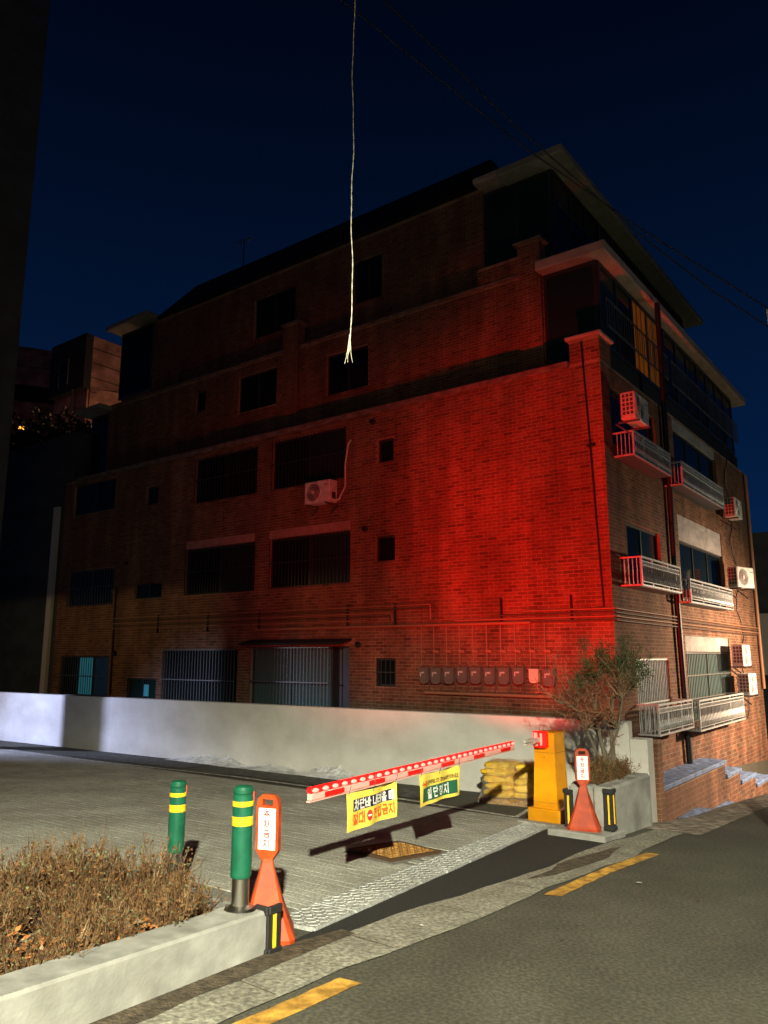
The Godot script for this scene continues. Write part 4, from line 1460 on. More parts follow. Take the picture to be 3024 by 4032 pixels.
func planter_right() -> void:
	var o := thing("concrete_planter", "pale concrete planter with small tree right of the barrier housing", "planter", Vector3.ZERO)
	o.transform = W
	var y0 := gy(1.3, 5.0)
	var b := MB.new()
	var top := y0 + 0.53
	b.box(Vector3(1.64, top - 0.55, 4.40), Vector3(0.22, 1.1, 1.34), Basis.IDENTITY, 0.03)
	part("side", b, M.kerb, o)
	b = MB.new()
	b.box(Vector3(1.39, top - 0.552, 4.97), Vector3(0.28, 1.1, 0.2), Basis.IDENTITY, 0.025)
	part("side", b, M.kerb, o)
	b = MB.new()
	b.box(Vector3(1.26, top - 0.555, 4.32), Vector3(0.12, 1.1, 1.09), Basis.IDENTITY, 0.02)
	part("side", b, M.kerb, o)
	b = MB.new()
	b.box(Vector3(1.43, top - 0.3, 4.38), Vector3(0.3, 0.5, 1.0))
	part("soil", b, M.soil, o)
	b = MB.new()
	b.box(Vector3(1.425, top - 0.553, 3.80), Vector3(0.205, 1.1, 0.14), Basis.IDENTITY, 0.02)
	part("side", b, M.kerb, o)
	# low island under the housing and the cone
	b = MB.new()
	b.box(Vector3(1.47, gy(1.4, 5.15) - 0.05, 5.13), Vector3(0.66, 0.24, 0.62), Basis(Vector3.RIGHT, -0.06), 0.015)
	b.box(Vector3(0.80, gy(0.8, 4.6) - 0.09, 4.55), Vector3(0.62, 0.22, 0.70), Basis(Vector3.RIGHT, -0.06), 0.015)
	var isl := part("kerb_island", b, M.kerb, self, W)
	tag(isl, "low pale concrete island under the yellow housing and the far cone", "kerb")
	guard(Vector3(1.70, gy(1.7, 5.08) + 0.09, 5.08), 0.0, 0.42, "tall black rubber corner guard with yellow strip on the planter right of the far cone")
	guard(Vector3(1.25, gy(1.25, 5.08) + 0.05, 5.08), -PI / 2, 0.42, "black rubber corner guard half hidden between yellow housing and far cone")
	# the tree: several stems, a brown dried crown with a green top on the right
	rng.seed = 55
	var t := thing("small_tree", "small tree with brown dried twigs and green top behind the far cone", "tree", Vector3(1.43, top - 0.06, 4.35))
	t.scale = Vector3(0.95, 1.07, 0.95)
	var trunk := MB.new()
	var tips := []
	var stems := [
		[Vector3(0.02, 0, 0), Vector3(0.0, 0.28, 0.02), Vector3(-0.06, 0.52, 0.02), Vector3(-0.10, 0.80, 0.0), Vector3(-0.12, 1.05, -0.03)],
		[Vector3(0.05, 0, 0), Vector3(0.10, 0.3, 0), Vector3(0.09, 0.6, 0), Vector3(0.14, 0.9, 0.02), Vector3(0.2, 1.15, 0.04)],
		[Vector3(0.0, 0.12, 0), Vector3(-0.10, 0.36, 0.08), Vector3(-0.20, 0.58, 0.12), Vector3(-0.31, 0.80, 0.15)],
		[Vector3(0.07, 0.2, 0), Vector3(-0.08, 0.42, -0.08), Vector3(-0.20, 0.62, -0.14), Vector3(-0.34, 0.85, -0.2)],
		[Vector3(0.05, 0.3, 0), Vector3(0.22, 0.6, 0.1), Vector3(0.32, 0.95, 0.16)],
	]
	for s in stems:
		trunk.tube(s, 0.038 if s.size() > 4 else 0.018, 0.012, 7)
		tips.append([s[-1], (s[-1] - s[-2]).normalized()])
		tips.append([s[-2], (s[-1] - s[-2] + Vector3(rng.randfn(), 0.3, rng.randfn()) * 0.2).normalized()])
	part("trunk", trunk, M.bark, t)
	var br := MB.new()
	var nd := MB.new()
	var gr := MB.new()
	var ends := []
	for tp in tips:
		for k in 9:
			var d: Vector3 = (tp[1] * 0.7 + Vector3(rng.randfn(), rng.randf_range(0.0, 0.9), rng.randfn()) * 0.75).normalized()
			var p: Vector3 = tp[0]
			var pts: Array = [p]
			var len := rng.randf_range(0.22, 0.5)
			for i in 3:
				d = (d + Vector3(rng.randfn(), rng.randfn(), rng.randfn()) * 0.18).normalized()
				p += d * len / 3
				pts.append(p)
			br.col = Color(0.19, 0.13, 0.08) * rng.randf_range(0.7, 1.2)
			br.tube(pts, 0.009, 0.004, 4, false)
			for j in 4:
				var q: Vector3 = pts[1 + rng.randi() % 3]
				var e := (d + Vector3(rng.randfn(), rng.randfn() * 0.7, rng.randfn()) * 0.8).normalized()
				var f := q + e * rng.randf_range(0.08, 0.2)
				br.tube([q, f], 0.0036, 0.002, 3, false)
				ends.append(f)
			ends.append(p)
	for e in ends:
		var green: bool = e.y > 1.14 + 0.10 * sin(e.x * 9.0) and e.x > -0.28
		for k in 26 if green else 15:
			var d := Vector3(rng.randfn(), rng.randfn() + 0.3, rng.randfn()).normalized()
			var c: Vector3 = e + d * rng.randf_range(0.0, 0.07)
			var u := d.cross(Vector3(rng.randfn(), rng.randfn(), rng.randfn())).normalized() * 0.0042
			var v := rng.randf_range(0.6, 1.4)
			var m := gr if green else nd
			m.col = Color(0.040 * v, 0.055 * v, 0.014 * v) if green else Color(0.19 * v, 0.060 * v, 0.026 * v)
			m.tri(c - u, c + d * 0.06, c + u)
	part("branches", br, M.twig, t)
	part("brown_crown", nd, M.leaf, t).set_meta("label", "dried brown lower crown")
	part("green_crown", gr, M.leaf, t).set_meta("label", "dark green top of the crown")
	# burlap round the foot of the stems
	b = MB.new()
	b.lathe([Vector2(0.10, -0.02), Vector2(0.13, 0.06), Vector2(0.10, 0.16), Vector2(0.06, 0.22)], 10)
	part("root_wrap", b, M.ink_green, t)
	var kinds := [dry_shrub(404), dry_shrub(505)]
	rng.seed = 66
	var protos := []
	for k in 15:
		var x := rng.randf_range(1.36, 1.52)
		var z := 4.82 - k * 0.064
		var s: Node3D
		if k < 2:
			s = thing("hedge_plant", "low dark twiggy plant round the small tree in the concrete planter", "plant", Vector3(x, top - 0.08, z), 0.0, "low plants in the concrete planter")
			part("twigs", kinds[k][0], M.twig, s)
			part("leaves", kinds[k][1], M.leaf, s)
			protos.append(s)
		else:
			s = protos[k % 2].duplicate()
			s.name = numbered("hedge_plant")
			add_child(s)
			s.position = W * Vector3(x, top - 0.08, z)
		s.rotation.y = rng.randf() * TAU
		s.scale = Vector3.ONE * rng.randf_range(0.55, 0.95)

# ---------------------------------------------------------------- barrier
func barrier() -> void:
	var y := gy(0.78, 4.6) + 0.03
	var o := thing("barrier_gate", "yellow parking barrier with lowered red and white arm of glowing red lights", "barrier", Vector3(0.78, y, 4.52))
	var b := MB.new()
	b.box(Vector3(0.0, 0.075, 0), Vector3(0.42, 0.15, 0.46), Basis.IDENTITY, 0.008)
	part("plinth", b, M.barrier_yellow, o)
	b = MB.new()
	# housing: tapers slightly upwards
	var w0 := 0.155
	var w1 := 0.135
	var p := []
	for q in [[w0, 0.17, 0.15], [w1, 0.15, 0.80], [w1, 0.15, 1.02]]:
		p.append([Vector3(-q[0], q[2], q[1]), Vector3(q[0], q[2], q[1]), Vector3(q[0], q[2], -q[1]), Vector3(-q[0], q[2], -q[1])])
	for k in 2:
		for i in 4:
			b.quad(p[k][i], p[k][(i + 1) % 4], p[k + 1][(i + 1) % 4], p[k + 1][i])
	b.quad(p[2][0], p[2][1], p[2][2], p[2][3])
	part("housing", b, M.barrier_yellow, o)
	b = MB.new()
	b.box(Vector3(0, 1.026, 0), Vector3(0.285, 0.014, 0.315), Basis.IDENTITY, 0.004)
	part("lid", b, M.barrier_yellow, o)
	b = MB.new()
	b.box(Vector3(0, 0.795, 0.1512), Vector3(0.26, 0.006, 0.004))
	b.box(Vector3(0, 0.215, 0.1685), Vector3(0.30, 0.005, 0.004))
	b.box(Vector3(0.1362, 0.795, 0), Vector3(0.004, 0.006, 0.29))
	b.lathe([Vector2(0.009, 0), Vector2(0.009, 0.012), Vector2(0, 0.012)], 10, Vector3(0.0, 0.74, 0.147), Basis(Vector3.RIGHT, PI / 2))
	part("panel_joint", b, M.barrier_joint, o)
	# red acrylic head where the arm turns
	b = MB.new()
	b.box(Vector3(-0.02, 0.955, 0.20), Vector3(0.17, 0.19, 0.10), Basis.IDENTITY, 0.012)
	var head := part("beacon_lamp", b, M.beacon_red, o)
	b = MB.new()
	b.box(Vector3(-0.06, 0.955, 0.2515), Vector3(0.05, 0.16, 0.004))
	b.box(Vector3(0.012, 0.96, 0.2515), Vector3(0.028, 0.14, 0.004))
	part("shine_strip", b, M.arm_white, head)
	b = MB.new()
	b.tube([Vector3(-0.03, 1.03, 0.2), Vector3(-0.03, 1.12, 0.2)], 0.003, 0.002, 5)
	part("aerial", b, M.bar_dark, o)
	# the arm, almost along z
	var a0 := Vector3(-0.02, 0.955, 0.26)
	var a1 := W.affine_inverse() * Vector3(-0.53, -0.99, -5.76) - Vector3(0.78, y, 4.52)
	var d := (a1 - a0).normalized()
	var bs := Basis(Vector3.UP.cross(d).normalized(), Vector3.UP, d)
	bs.y = d.cross(bs.x).normalized()
	b = MB.new()
	b.box(a0 + d * 0.10, Vector3(0.05, 0.05, 0.22), bs, 0.006)
	b.box(a0 + d * 0.30 + bs.y * 0.012, Vector3(0.04, 0.035, 0.30), bs, 0.004)
	b.box(a0 + d * 0.30 - bs.y * 0.022, Vector3(0.045, 0.022, 0.30), bs, 0.004)
	part("arm_bracket", b, M.bracket, o)
	var zl := func(z: float) -> float: return (z - (4.52 + a0.z)) / d.z
	var arm := MB.new()
	var s0: float = zl.call(5.60)
	var s1: float = zl.call(9.40)
	arm.box(a0 + d * (s0 + s1) / 2 - bs.y * 0.012, Vector3(0.045, 0.046, s1 - s0), bs, 0.005)
	var ar := part("arm", arm, M.arm_white, o)
	for q in [[9.24, 8.99], [8.64, 8.40], [8.02, 7.75], [7.39, 7.12], [6.68, 6.42], [5.99, 5.72]]:
		b = MB.new()
		var u0: float = zl.call(q[1])
		var u1: float = zl.call(q[0])
		b.box(a0 + d * (u0 + u1) / 2 - bs.y * 0.012, Vector3(0.049, 0.036, u1 - u0), bs)
		part("red_stripe", b, M.arm_red, ar)
	b = MB.new()
	b.box(a0 + d * (s0 + s1) / 2 - bs.y * 0.041, Vector3(0.03, 0.012, s1 - s0 + 0.02), bs)
	part("rubber_edge", b, M.arm_white, ar)
	b = MB.new()
	b.box(a0 + d * (s0 + s1) / 2 + bs.y * 0.032, Vector3(0.05, 0.042, s1 - s0), bs, 0.008)
	part("led_strip", b, M.led_strip, ar)
	b = MB.new()
	b.lathe([Vector2(0.021, -0.012), Vector2(0.024, 0.0), Vector2(0.020, 0.012), Vector2(0, 0.017)], 10, Vector3.ZERO, Basis(Vector3.BACK, -PI / 2))
	var dot := b.mesh()
	for k in 31:
		var u := lerpf(zl.call(9.36), zl.call(5.66), k / 30.0)
		part("led_bulb", dot, M.led, ar, Transform3D(bs * Basis.from_scale(Vector3(0.9, 0.68, 1.5)), a0 + d * u + bs.y * 0.033 + bs.x * 0.024))
	# the two banners under the arm
	banner(a0 + Vector3(0.78, y, 4.52), d, bs, zl, 8.93, 8.19, "wide yellow warning banner near the arm's free end with dark blue band", 0)
	banner(a0 + Vector3(0.78, y, 4.52), d, bs, zl, 7.80, 7.01, "yellow banner with green band hanging mid arm, nearer the housing", 1)

func banner(a0: Vector3, d: Vector3, bs: Basis, zl: Callable, z0: float, z1: float, label: String, which: int) -> void:
	var u0: float = zl.call(z0)
	var u1: float = zl.call(z1)
	var wd := u0 - u1
	var hi := 0.285 if which == 0 else 0.275
	var at := a0 + d * u0 - bs.y * 0.050
	var o := thing("banner", label, "sign", at)
	# own axes: x from the free end towards the housing, y up, z to the viewer
	var ax := -d
	var nz := ax.cross(Vector3.UP).normalized()
	var place := func(p: Vector2, off: float) -> Vector3:
		var wave := 0.012 * sin(p.x * 9.0 + which) + 0.010 * sin(p.x * 17.0 - p.y * 8.0) - 0.012 * smoothstep(-0.08, 0.0, p.y) * sin(p.x * 13.0)
		var top := 0.012 * sin(PI * p.x / wd) * smoothstep(-0.12, 0.0, p.y)
		return ax * p.x + Vector3.UP * (p.y - top) + nz * (wave + off)
	var b := MB.new()
	for i in 16:
		for j in 6:
			var q := func(k: int, l: int) -> Vector3: return place.call(Vector2(wd * k / 16.0, -hi * l / 6.0), 0.0)
			b.quad(q.call(i, j + 1), q.call(i + 1, j + 1), q.call(i + 1, j), q.call(i, j))
	part("sheet", b, M.banner, o)
	var band := func(x0: float, x1: float, y0: float, y1: float, off: float) -> MB:
		var m := MB.new()
		for i in 12:
			var xa := lerpf(x0, x1, i / 12.0)
			var xb := lerpf(x0, x1, (i + 1) / 12.0)
			for j in 2:
				var ya := lerpf(y0, y1, j / 2.0)
				var yb := lerpf(y0, y1, (j + 1) / 2.0)
				m.quad(place.call(Vector2(xa, yb), off), place.call(Vector2(xb, yb), off), place.call(Vector2(xb, ya), off), place.call(Vector2(xa, ya), off))
		return m
	var ink := func(p: Vector2) -> Vector3: return place.call(p, 0.004)
	if which == 0:
		part("dark_band", band.call(wd * 0.10, wd * 0.95, -0.055, -0.145, 0.002), M.ink_dark, o)
		b = MB.new()
		write(b, "차단바", wd * 0.12, -0.060, 0.078, 0.078, 0.088, 0.013, ink)
		write(b, "내려올", wd * 0.50, -0.060, 0.075, 0.078, 0.084, 0.013, ink)
		write(b, "때", wd * 0.87, -0.060, 0.058, 0.078, 0.08, 0.013, ink)
		part("lettering", b, M.ink_white, o)
		b = MB.new()
		write(b, "절대", wd * 0.10, -0.162, 0.082, 0.082, 0.094, 0.014, ink)
		write(b, "진입금지", wd * 0.52, -0.162, 0.072, 0.082, 0.083, 0.014, ink)
		part("lettering", b, M.orange_ink, o)
		b = MB.new()
		var c := Vector2(wd * 0.43, -0.205)
		for k in 16:
			b.tri(ink.call(c), ink.call(c + Vector2.from_angle(TAU * k / 16) * 0.040), ink.call(c + Vector2.from_angle(TAU * (k + 1) / 16) * 0.040))
		part("no_entry_disc", b, M.red_ink, o)
		part("no_entry_bar", band.call(c.x - 0.026, c.x + 0.026, -0.199, -0.212, 0.006), M.ink_white, o)
	else:
		part("green_band", band.call(wd * 0.07, wd * 0.93, -0.125, -0.245, 0.002), M.ink_green, o)
		b = MB.new()
		write(b, "일단정지", wd * 0.22, -0.140, 0.085, 0.088, 0.115, 0.014, ink)
		part("lettering", b, M.ink_white, o)
		b = MB.new()
		write(b, "수동", wd * 0.04, -0.062, 0.05, 0.05, 0.055, 0.010, ink)
		part("lettering", b, M.orange_ink, o)
		b = MB.new()
		write(b, "으로작동됩니다", wd * 0.18, -0.066, 0.034, 0.040, 0.037, 0.006, ink)
		write(b, "관리실에문의하세요", wd * 0.54, -0.066, 0.034, 0.040, 0.037, 0.006, ink)
		part("lettering", b, M.ink_brown, o)
	b = MB.new()
	for x in [0.02, wd * 0.5, wd - 0.02]:
		b.tube([place.call(Vector2(x, -0.02), 0.003), ax * x + Vector3.UP * 0.05 + nz * 0.03, ax * x + Vector3.UP * 0.09 + nz * 0.03], 0.003, 0.003, 4)
	part("tie", b, M.bar_dark, o)

# ---------------------------------------------------------------- no-parking stands
func stand(at: Vector3, turn: float, pan_turn: float, sc: float, m: Material, label: String) -> void:
	var o := thing("no_parking_stand", label, "traffic cone", at, turn, "orange no-parking stands")
	var b := MB.new()
	# four-sided weighted foot that narrows to the neck
	var prof := [[0.172, 0.0], [0.176, 0.035], [0.163, 0.06], [0.104, 0.22], [0.055, 0.40], [0.036, 0.475], [0.034, 0.50]]
	var rings := []
	for q in prof:
		var r := []
		for k in 4:
			for e in [-1, 1]:
				var a: float = PI / 4 + k * PI / 2 + e * 0.10
				r.append(Vector3(cos(a) * q[0] * 1.38, q[1], -sin(a) * q[0] * 1.38))
		rings.append(r)
	for i in rings.size() - 1:
		for k in 8:
			b.quad(rings[i][k], rings[i][(k + 1) % 8], rings[i + 1][(k + 1) % 8], rings[i + 1][k])
	b.box(Vector3(0, 0.012, 0), Vector3(0.32, 0.024, 0.32))
	part("foot", b, m, o)
	var T := Transform3D(Basis(Vector3.UP, pan_turn), Vector3(0, 0.48, 0))
	b = MB.new()
	var wv := 0.085
	var outline := pv([-0.034, 0.0, 0.034, 0.0, wv, 0.07, wv, 0.36, 0.072, 0.40, 0.04, 0.425, -0.04, 0.425, -0.072, 0.40, -wv, 0.36, -wv, 0.07])
	# the board round a hand hole near its top
	b.prism(pv([-0.034, 0.0, 0.034, 0.0, wv, 0.07, wv, 0.355, -wv, 0.355, -wv, 0.07]), -0.02, 0.02, T)
	b.prism(pv([wv, 0.355, 0.072, 0.40, 0.04, 0.425, 0.04, 0.357, 0.04, 0.355]), -0.02, 0.02, T)
	b.prism(pv([-wv, 0.355, -0.04, 0.355, -0.04, 0.425, -0.072, 0.40]), -0.02, 0.02, T)
	b.prism(pv([-0.04, 0.395, 0.04, 0.395, 0.04, 0.425, -0.04, 0.425]), -0.02, 0.02, T)
	part("board", b, m, o)
	b = MB.new()
	b.box(T * Vector3(0, 0.205, 0.021), Vector3(0.128, 0.265, 0.004), T.basis)
	var wp := part("panel", b, M.panel_white, o)
	b = MB.new()
	var ink := func(p: Vector2) -> Vector3: return T * Vector3(p.x, p.y, 0.0245)
	write(b, "주차금지", -0.024, 0.325, 0.046, 0.05, 0.062, 0.0075, ink, true)
	part("lettering", b, M.red_ink, wp)
	o.scale = Vector3.ONE * sc

func stands() -> void:
	stand(Vector3(1.54, gy(1.54, 10.13) + 0.005, 10.13), PI / 4, -PI / 4 + 0.30, 0.90, M.orange, "bright orange no-parking stand right behind the near green bollard")
	stand(Vector3(1.46, gy(1.46, 5.12) + 0.072, 5.14), 0.30, 0.25, 0.95, M.orange_deep, "deep orange no-parking stand between the yellow housing and the concrete planter")

func bollards() -> void:
	var o := thing("bollard", "green bollard with yellow bands on the kerb end beside the near cone", "bollard", Vector3(1.635, gy(1.635, 10.435) + 0.230, 10.435), 0.0, "green bollards")
	var b := MB.new()
	b.lathe([Vector2(0.10, 0.0), Vector2(0.10, 0.006), Vector2(0.085, 0.02), Vector2(0.054, 0.035), Vector2(0.052, 0.25)], 28)
	part("steel_post", b, M.steel, o)
	b = MB.new()
	b.lathe([Vector2(0.052, 0.185), Vector2(0.060, 0.19), Vector2(0.064, 0.205), Vector2(0.0635, 0.665), Vector2(0.058, 0.672), Vector2(0.0635, 0.682), Vector2(0.0630, 0.700), Vector2(0.054, 0.716), Vector2(0.03, 0.722), Vector2(0.0, 0.724)], 28)
	part("green_sleeve", b, M.green_rubber, o)
	for q in [[0.49, 0.545], [0.603, 0.634]]:
		b = MB.new()
		b.lathe([Vector2(0.0635, q[0]), Vector2(0.0655, q[0] + 0.002), Vector2(0.0655, q[1] - 0.002), Vector2(0.0635, q[1])], 28)
		part("yellow_band", b, M.yellow_tape, o)
	b = MB.new()
	b.box(Vector3(0.05, 0.655, -0.042), Vector3(0.006, 0.06, 0.012), Basis(Vector3.UP, 0.7))
	part("red_marker", b, M.red_tape, o)
	o.scale = Vector3.ONE * 0.93
	copy(o, "green bollard with yellow bands standing behind the dry shrubs, left of the other", Vector3(0.30, gy(0.3, 9.83) - 0.0 + 0.10, 9.83), 0.0, "green bollards")

# ---------------------------------------------------------------- wrapped stack beside the barrier
func wrapped_stack() -> void:
	rng.seed = 77
	var c := Vector3(-0.32, gy(-0.3, 3.25), 3.30)
	var o := thing("wrapped_sack_stack", "stack of yellow folded sacks under clear plastic left of the yellow housing", "stack", c, 0.18)
	var lump := noise(3.0, 2, 6)
	var pillow := func(c0: Vector3, sz: Vector3, turn: float) -> MB:
		var b := MB.new()
		var bs := Basis(Vector3.UP, turn)
		var q := func(i: int, k: int) -> Vector3:
			var a := TAU * i / 20.0
			var f := -PI / 2 + PI * k / 8.0
			var cx := signf(cos(a)) * pow(absf(cos(a)), 0.4)
			var sx := signf(sin(a)) * pow(absf(sin(a)), 0.4)
			var cf := pow(maxf(cos(f), 0.0), 0.5)
			var v := Vector3(cx * cf * sz.x, signf(sin(f)) * pow(absf(sin(f)), 0.8) * sz.y, sx * cf * sz.z) * 0.5
			return c0 + bs * (v * (1.0 + 0.16 * lump.get_noise_3dv((v + c0) * 2.0)))
		for i in 20:
			for k in 8:
				b.quad(q.call((i + 1) % 20, k), q.call(i, k), q.call(i, k + 1), q.call((i + 1) % 20, k + 1))
		return b
	for k in 10:
		var col := -0.21 if k % 2 else 0.22
		part("sack", pillow.call(Vector3(col + rng.randf_range(-0.03, 0.03), 0.15 + (k / 2) * 0.092, rng.randf_range(-0.03, 0.03)), Vector3(0.46 + rng.randf_range(-0.04, 0.04), 0.125, 0.54 + rng.randf_range(-0.06, 0.03)), rng.randf_range(-0.12, 0.12)), M.sack, o)
	var p := MB.new()
	p.box(Vector3(0, 0.05, 0), Vector3(0.95, 0.09, 0.62), Basis.IDENTITY, 0.01)
	part("pallet", p, M.rust, o)
	# crumpled clear cover, gathered at the ground
	var nz := noise(2.4, 3, 5)
	var n2 := noise(6.5, 2, 8, FastNoiseLite.TYPE_CELLULAR)
	var cov := MB.new()
	var na := 44
	var nb := 18
	var P := func(i: int, j: int) -> Vector3:
		var a := TAU * i / na
		var v := float(j) / nb
		var ex := 0.22
		var sx := signf(cos(a)) * pow(absf(cos(a)), ex * 1.6)
		var sz := signf(sin(a)) * pow(absf(sin(a)), ex * 1.6)
		var ph := v * PI / 2
		var r := pow(cos(ph), 0.30) if j < nb else 0.0
		var q := Vector3(sx * r * 0.49, pow(sin(ph), 0.55) * 0.60, sz * r * 0.34)
		var w := nz.get_noise_3dv(q * 1.0) * 0.09 + n2.get_noise_3dv(q) * 0.05
		q += Vector3(sx, 0.3, sz) * w
		if j == 0:
			q += Vector3(sx, 0, sz) * 0.05
		q.y = maxf(q.y, 0.01)
		return q
	for i in na:
		for j in nb:
			cov.quad(P.call(i, j), P.call(i, j + 1), P.call((i + 1) % na, j + 1), P.call((i + 1) % na, j))
	part("plastic_cover", cov, M.plastic, o)

# ---------------------------------------------------------------- meters, air conditioners
func meters() -> void:
	var words := ["first", "second", "third", "fourth", "fifth", "sixth", "seventh", "eighth", "ninth", "tenth"]
	var body := MB.new()
	body.prism(pv([-0.115, 0.0, 0.115, 0.0, 0.12, -0.20, 0.10, -0.28, 0.06, -0.31, -0.06, -0.31, -0.10, -0.28, -0.12, -0.20]), 0.03, 0.15)
	body.prism(pv([-0.09, -0.03, 0.09, -0.03, 0.095, -0.20, 0.07, -0.25, -0.07, -0.25, -0.095, -0.20]), 0.15, 0.17)
	var neck := MB.new()
	neck.tube([Vector3(-0.08, -0.02, 0.08), Vector3(-0.08, 0.05, 0.08)], 0.025, 0.025, 8)
	neck.tube([Vector3(0.08, -0.02, 0.08), Vector3(0.08, 0.05, 0.08)], 0.025, 0.025, 8)
	var face := MB.new()
	face.box(Vector3(0.0, -0.09, 0.172), Vector3(0.075, 0.03, 0.006))
	face.box(Vector3(-0.055, -0.12, 0.172), Vector3(0.02, 0.08, 0.006))
	var bm := body.mesh()
	var nm := neck.mesh()
	var fm := face.mesh()
	for k in 10:
		var u := -4.06 + k * 0.313
		var white := k == 8
		var lab := "small cream gas meter, the only pale one in the row on the brick wall" if white else "brown-grey gas meter on the brick wall, %s from the left of ten" % words[k]
		var o := thing("gas_meter", lab, "gas meter", Vector3(u, -0.27 + rng.randf_range(-0.02, 0.02), 0.0), 0.0, "gas meters in a row on the brick wall")
		if k == 0:
			o.rotation.z = 0.12
		part("casing", bm, M.meter_pale if white else M.meter, o)
		part("pipe_union", nm, M.pipe, o)
		part("dial", fm, M.meter_face, o)
		if white:
			o.scale = Vector3(0.8, 0.85, 0.9)

func ac_unit(T: Transform3D, label: String, grille_back := false) -> Node3D:
	# own axes: the fan faces z
	var o := thing("air_conditioner", label, "air conditioner", Vector3.ZERO, 0.0, "outdoor air conditioner units")
	o.transform = W * T
	var b := MB.new()
	b.box(Vector3(0, 0.27, -0.14), Vector3(0.80, 0.54, 0.28), Basis.IDENTITY, 0.02)
	part("casing", b, M.ac, o)
	b = MB.new()
	b.lathe([Vector2(0.21, 0), Vector2(0.225, 0.012), Vector2(0.235, 0.0)], 28, Vector3(-0.12, 0.27, 0.0), Basis(Vector3.RIGHT, PI / 2))
	for r in [0.06, 0.10, 0.14, 0.18]:
		b.lathe([Vector2(r, 0.004), Vector2(r + 0.006, 0.010), Vector2(r + 0.012, 0.004)], 24, Vector3(-0.12, 0.27, 0.0), Basis(Vector3.RIGHT, PI / 2))
	part("fan_guard", b, M.ac, o)
	b = MB.new()
	b.lathe([Vector2(0.21, 0.001), Vector2(0.0, 0.002)], 28, Vector3(-0.12, 0.27, 0.0), Basis(Vector3.RIGHT, PI / 2))
	part("fan_opening", b, M.ac_dark, o)
	b = MB.new()
	b.lathe([Vector2(0.045, 0.004), Vector2(0.04, 0.016), Vector2(0.0, 0.018)], 16, Vector3(-0.12, 0.27, 0.0), Basis(Vector3.RIGHT, PI / 2))
	part("hub", b, M.ac, o)
	b = MB.new()
	b.box(Vector3(0.28, 0.42, 0.002), Vector3(0.12, 0.02, 0.006))
	part("name_strip", b, M.ac_dark, o)
	b = MB.new()
	b.box(Vector3(0.405, 0.16, -0.14), Vector3(0.012, 0.16, 0.12))
	part("side_cover", b, M.ac_dark, o)
	b = MB.new()
	for k in 5:
		for j in 3:
			b.box(Vector3(-0.402, 0.12 + k * 0.085, -0.06 - j * 0.075), Vector3(0.008, 0.06, 0.05))
	part("vent_grid", b, M.ac_dark, o)
	b = MB.new()
	for x in [-0.30, 0.30]:
		b.box(Vector3(x, -0.02, -0.16), Vector3(0.035, 0.035, 0.40))
		b.box(Vector3(x, -0.15, -0.28), Vector3(0.03, 0.03, 0.36), Basis(Vector3.RIGHT, 0.7))
	part("bracket", b, M.bar_dark, o)
	return o

func air_conditioners() -> void:
	var side := Basis(Vector3(0, 0, -1), Vector3.UP, Vector3(1, 0, 0))
	ac_unit(Transform3D(Basis.IDENTITY, Vector3(-6.84, 3.50, 0.42)), "white air conditioner on the dark facade below a third floor window")
	ac_unit(Transform3D(side, Vector3(0.55, 4.36, -0.62)), "air conditioner reddened on its side, high on the side facade near the corner")
	ac_unit(Transform3D(side * Basis(Vector3.UP, -0.3), Vector3(0.62, 1.70, -8.0)), "white air conditioner at second floor height near the far end of the side facade")
	ac_unit(Transform3D(side, Vector3(0.5, -0.30, -7.95)), "upper of two stacked dark air conditioners at the far end of the side facade")
	ac_unit(Transform3D(side, Vector3(0.55, -1.02, -8.15)), "lower of two stacked air conditioners at the far end of the side facade")
	ac_unit(Transform3D(side, Vector3(0.5, 3.6, -8.4)), "air conditioner at third floor height beyond the upper balcony railings")
	# drain hoses beside the unit on the dark facade
	var b := MB.new()
	b.tube([Vector3(-6.12, 5.0, 0.05), Vector3(-6.18, 4.88, 0.08), Vector3(-6.27, 4.4, 0.07), Vector3(-6.25, 3.9, 0.08), Vector3(-6.42, 3.6, 0.10), Vector3(-6.5, 3.5, 0.2)], 0.022, 0.02, 7)
	var h := part(numbered("hose"), b, M.ac, self, W)
	tag(h, "pale hose running down the brick beside the air conditioner on the dark facade", "hose")
	b = MB.new()
	var p := []
	for k in 22:
		var t := k / 21.0
		p.append(Vector3(0.06 + 0.02 * sin(t * 31.0), lerpf(-0.6, -1.75, t), -8.55 - 0.18 * sin(t * 5.0) - 0.05 * sin(t * 19.0)))
	b.tube(p, 0.014, 0.014, 5)
	h = part(numbered("hose"), b, M.pipe_dark, self, W)
	tag(h, "dark loose cable dangling on the lit brick below the stacked air conditioners", "cable")
	for k in 4:
		b = MB.new()
		p = []
		for i in 16:
			var t := i / 15.0
			p.append(Vector3(0.05, lerpf(6.0 - k * 2.0, 4.3 - k * 2.0, t), -9.3 - k * 0.12 - 0.25 * sin(t * 7.0 + k) - 0.06 * sin(t * 23.0)))
		b.tube(p, 0.016, 0.016, 5)
		h = part(numbered("hose"), b, M.pipe_dark, self, W)
		tag(h, "dark hose on the far end of the side facade, %s from the top" % ["first", "second", "third", "fourth"][k], "cable", "loose hoses on the side facade")

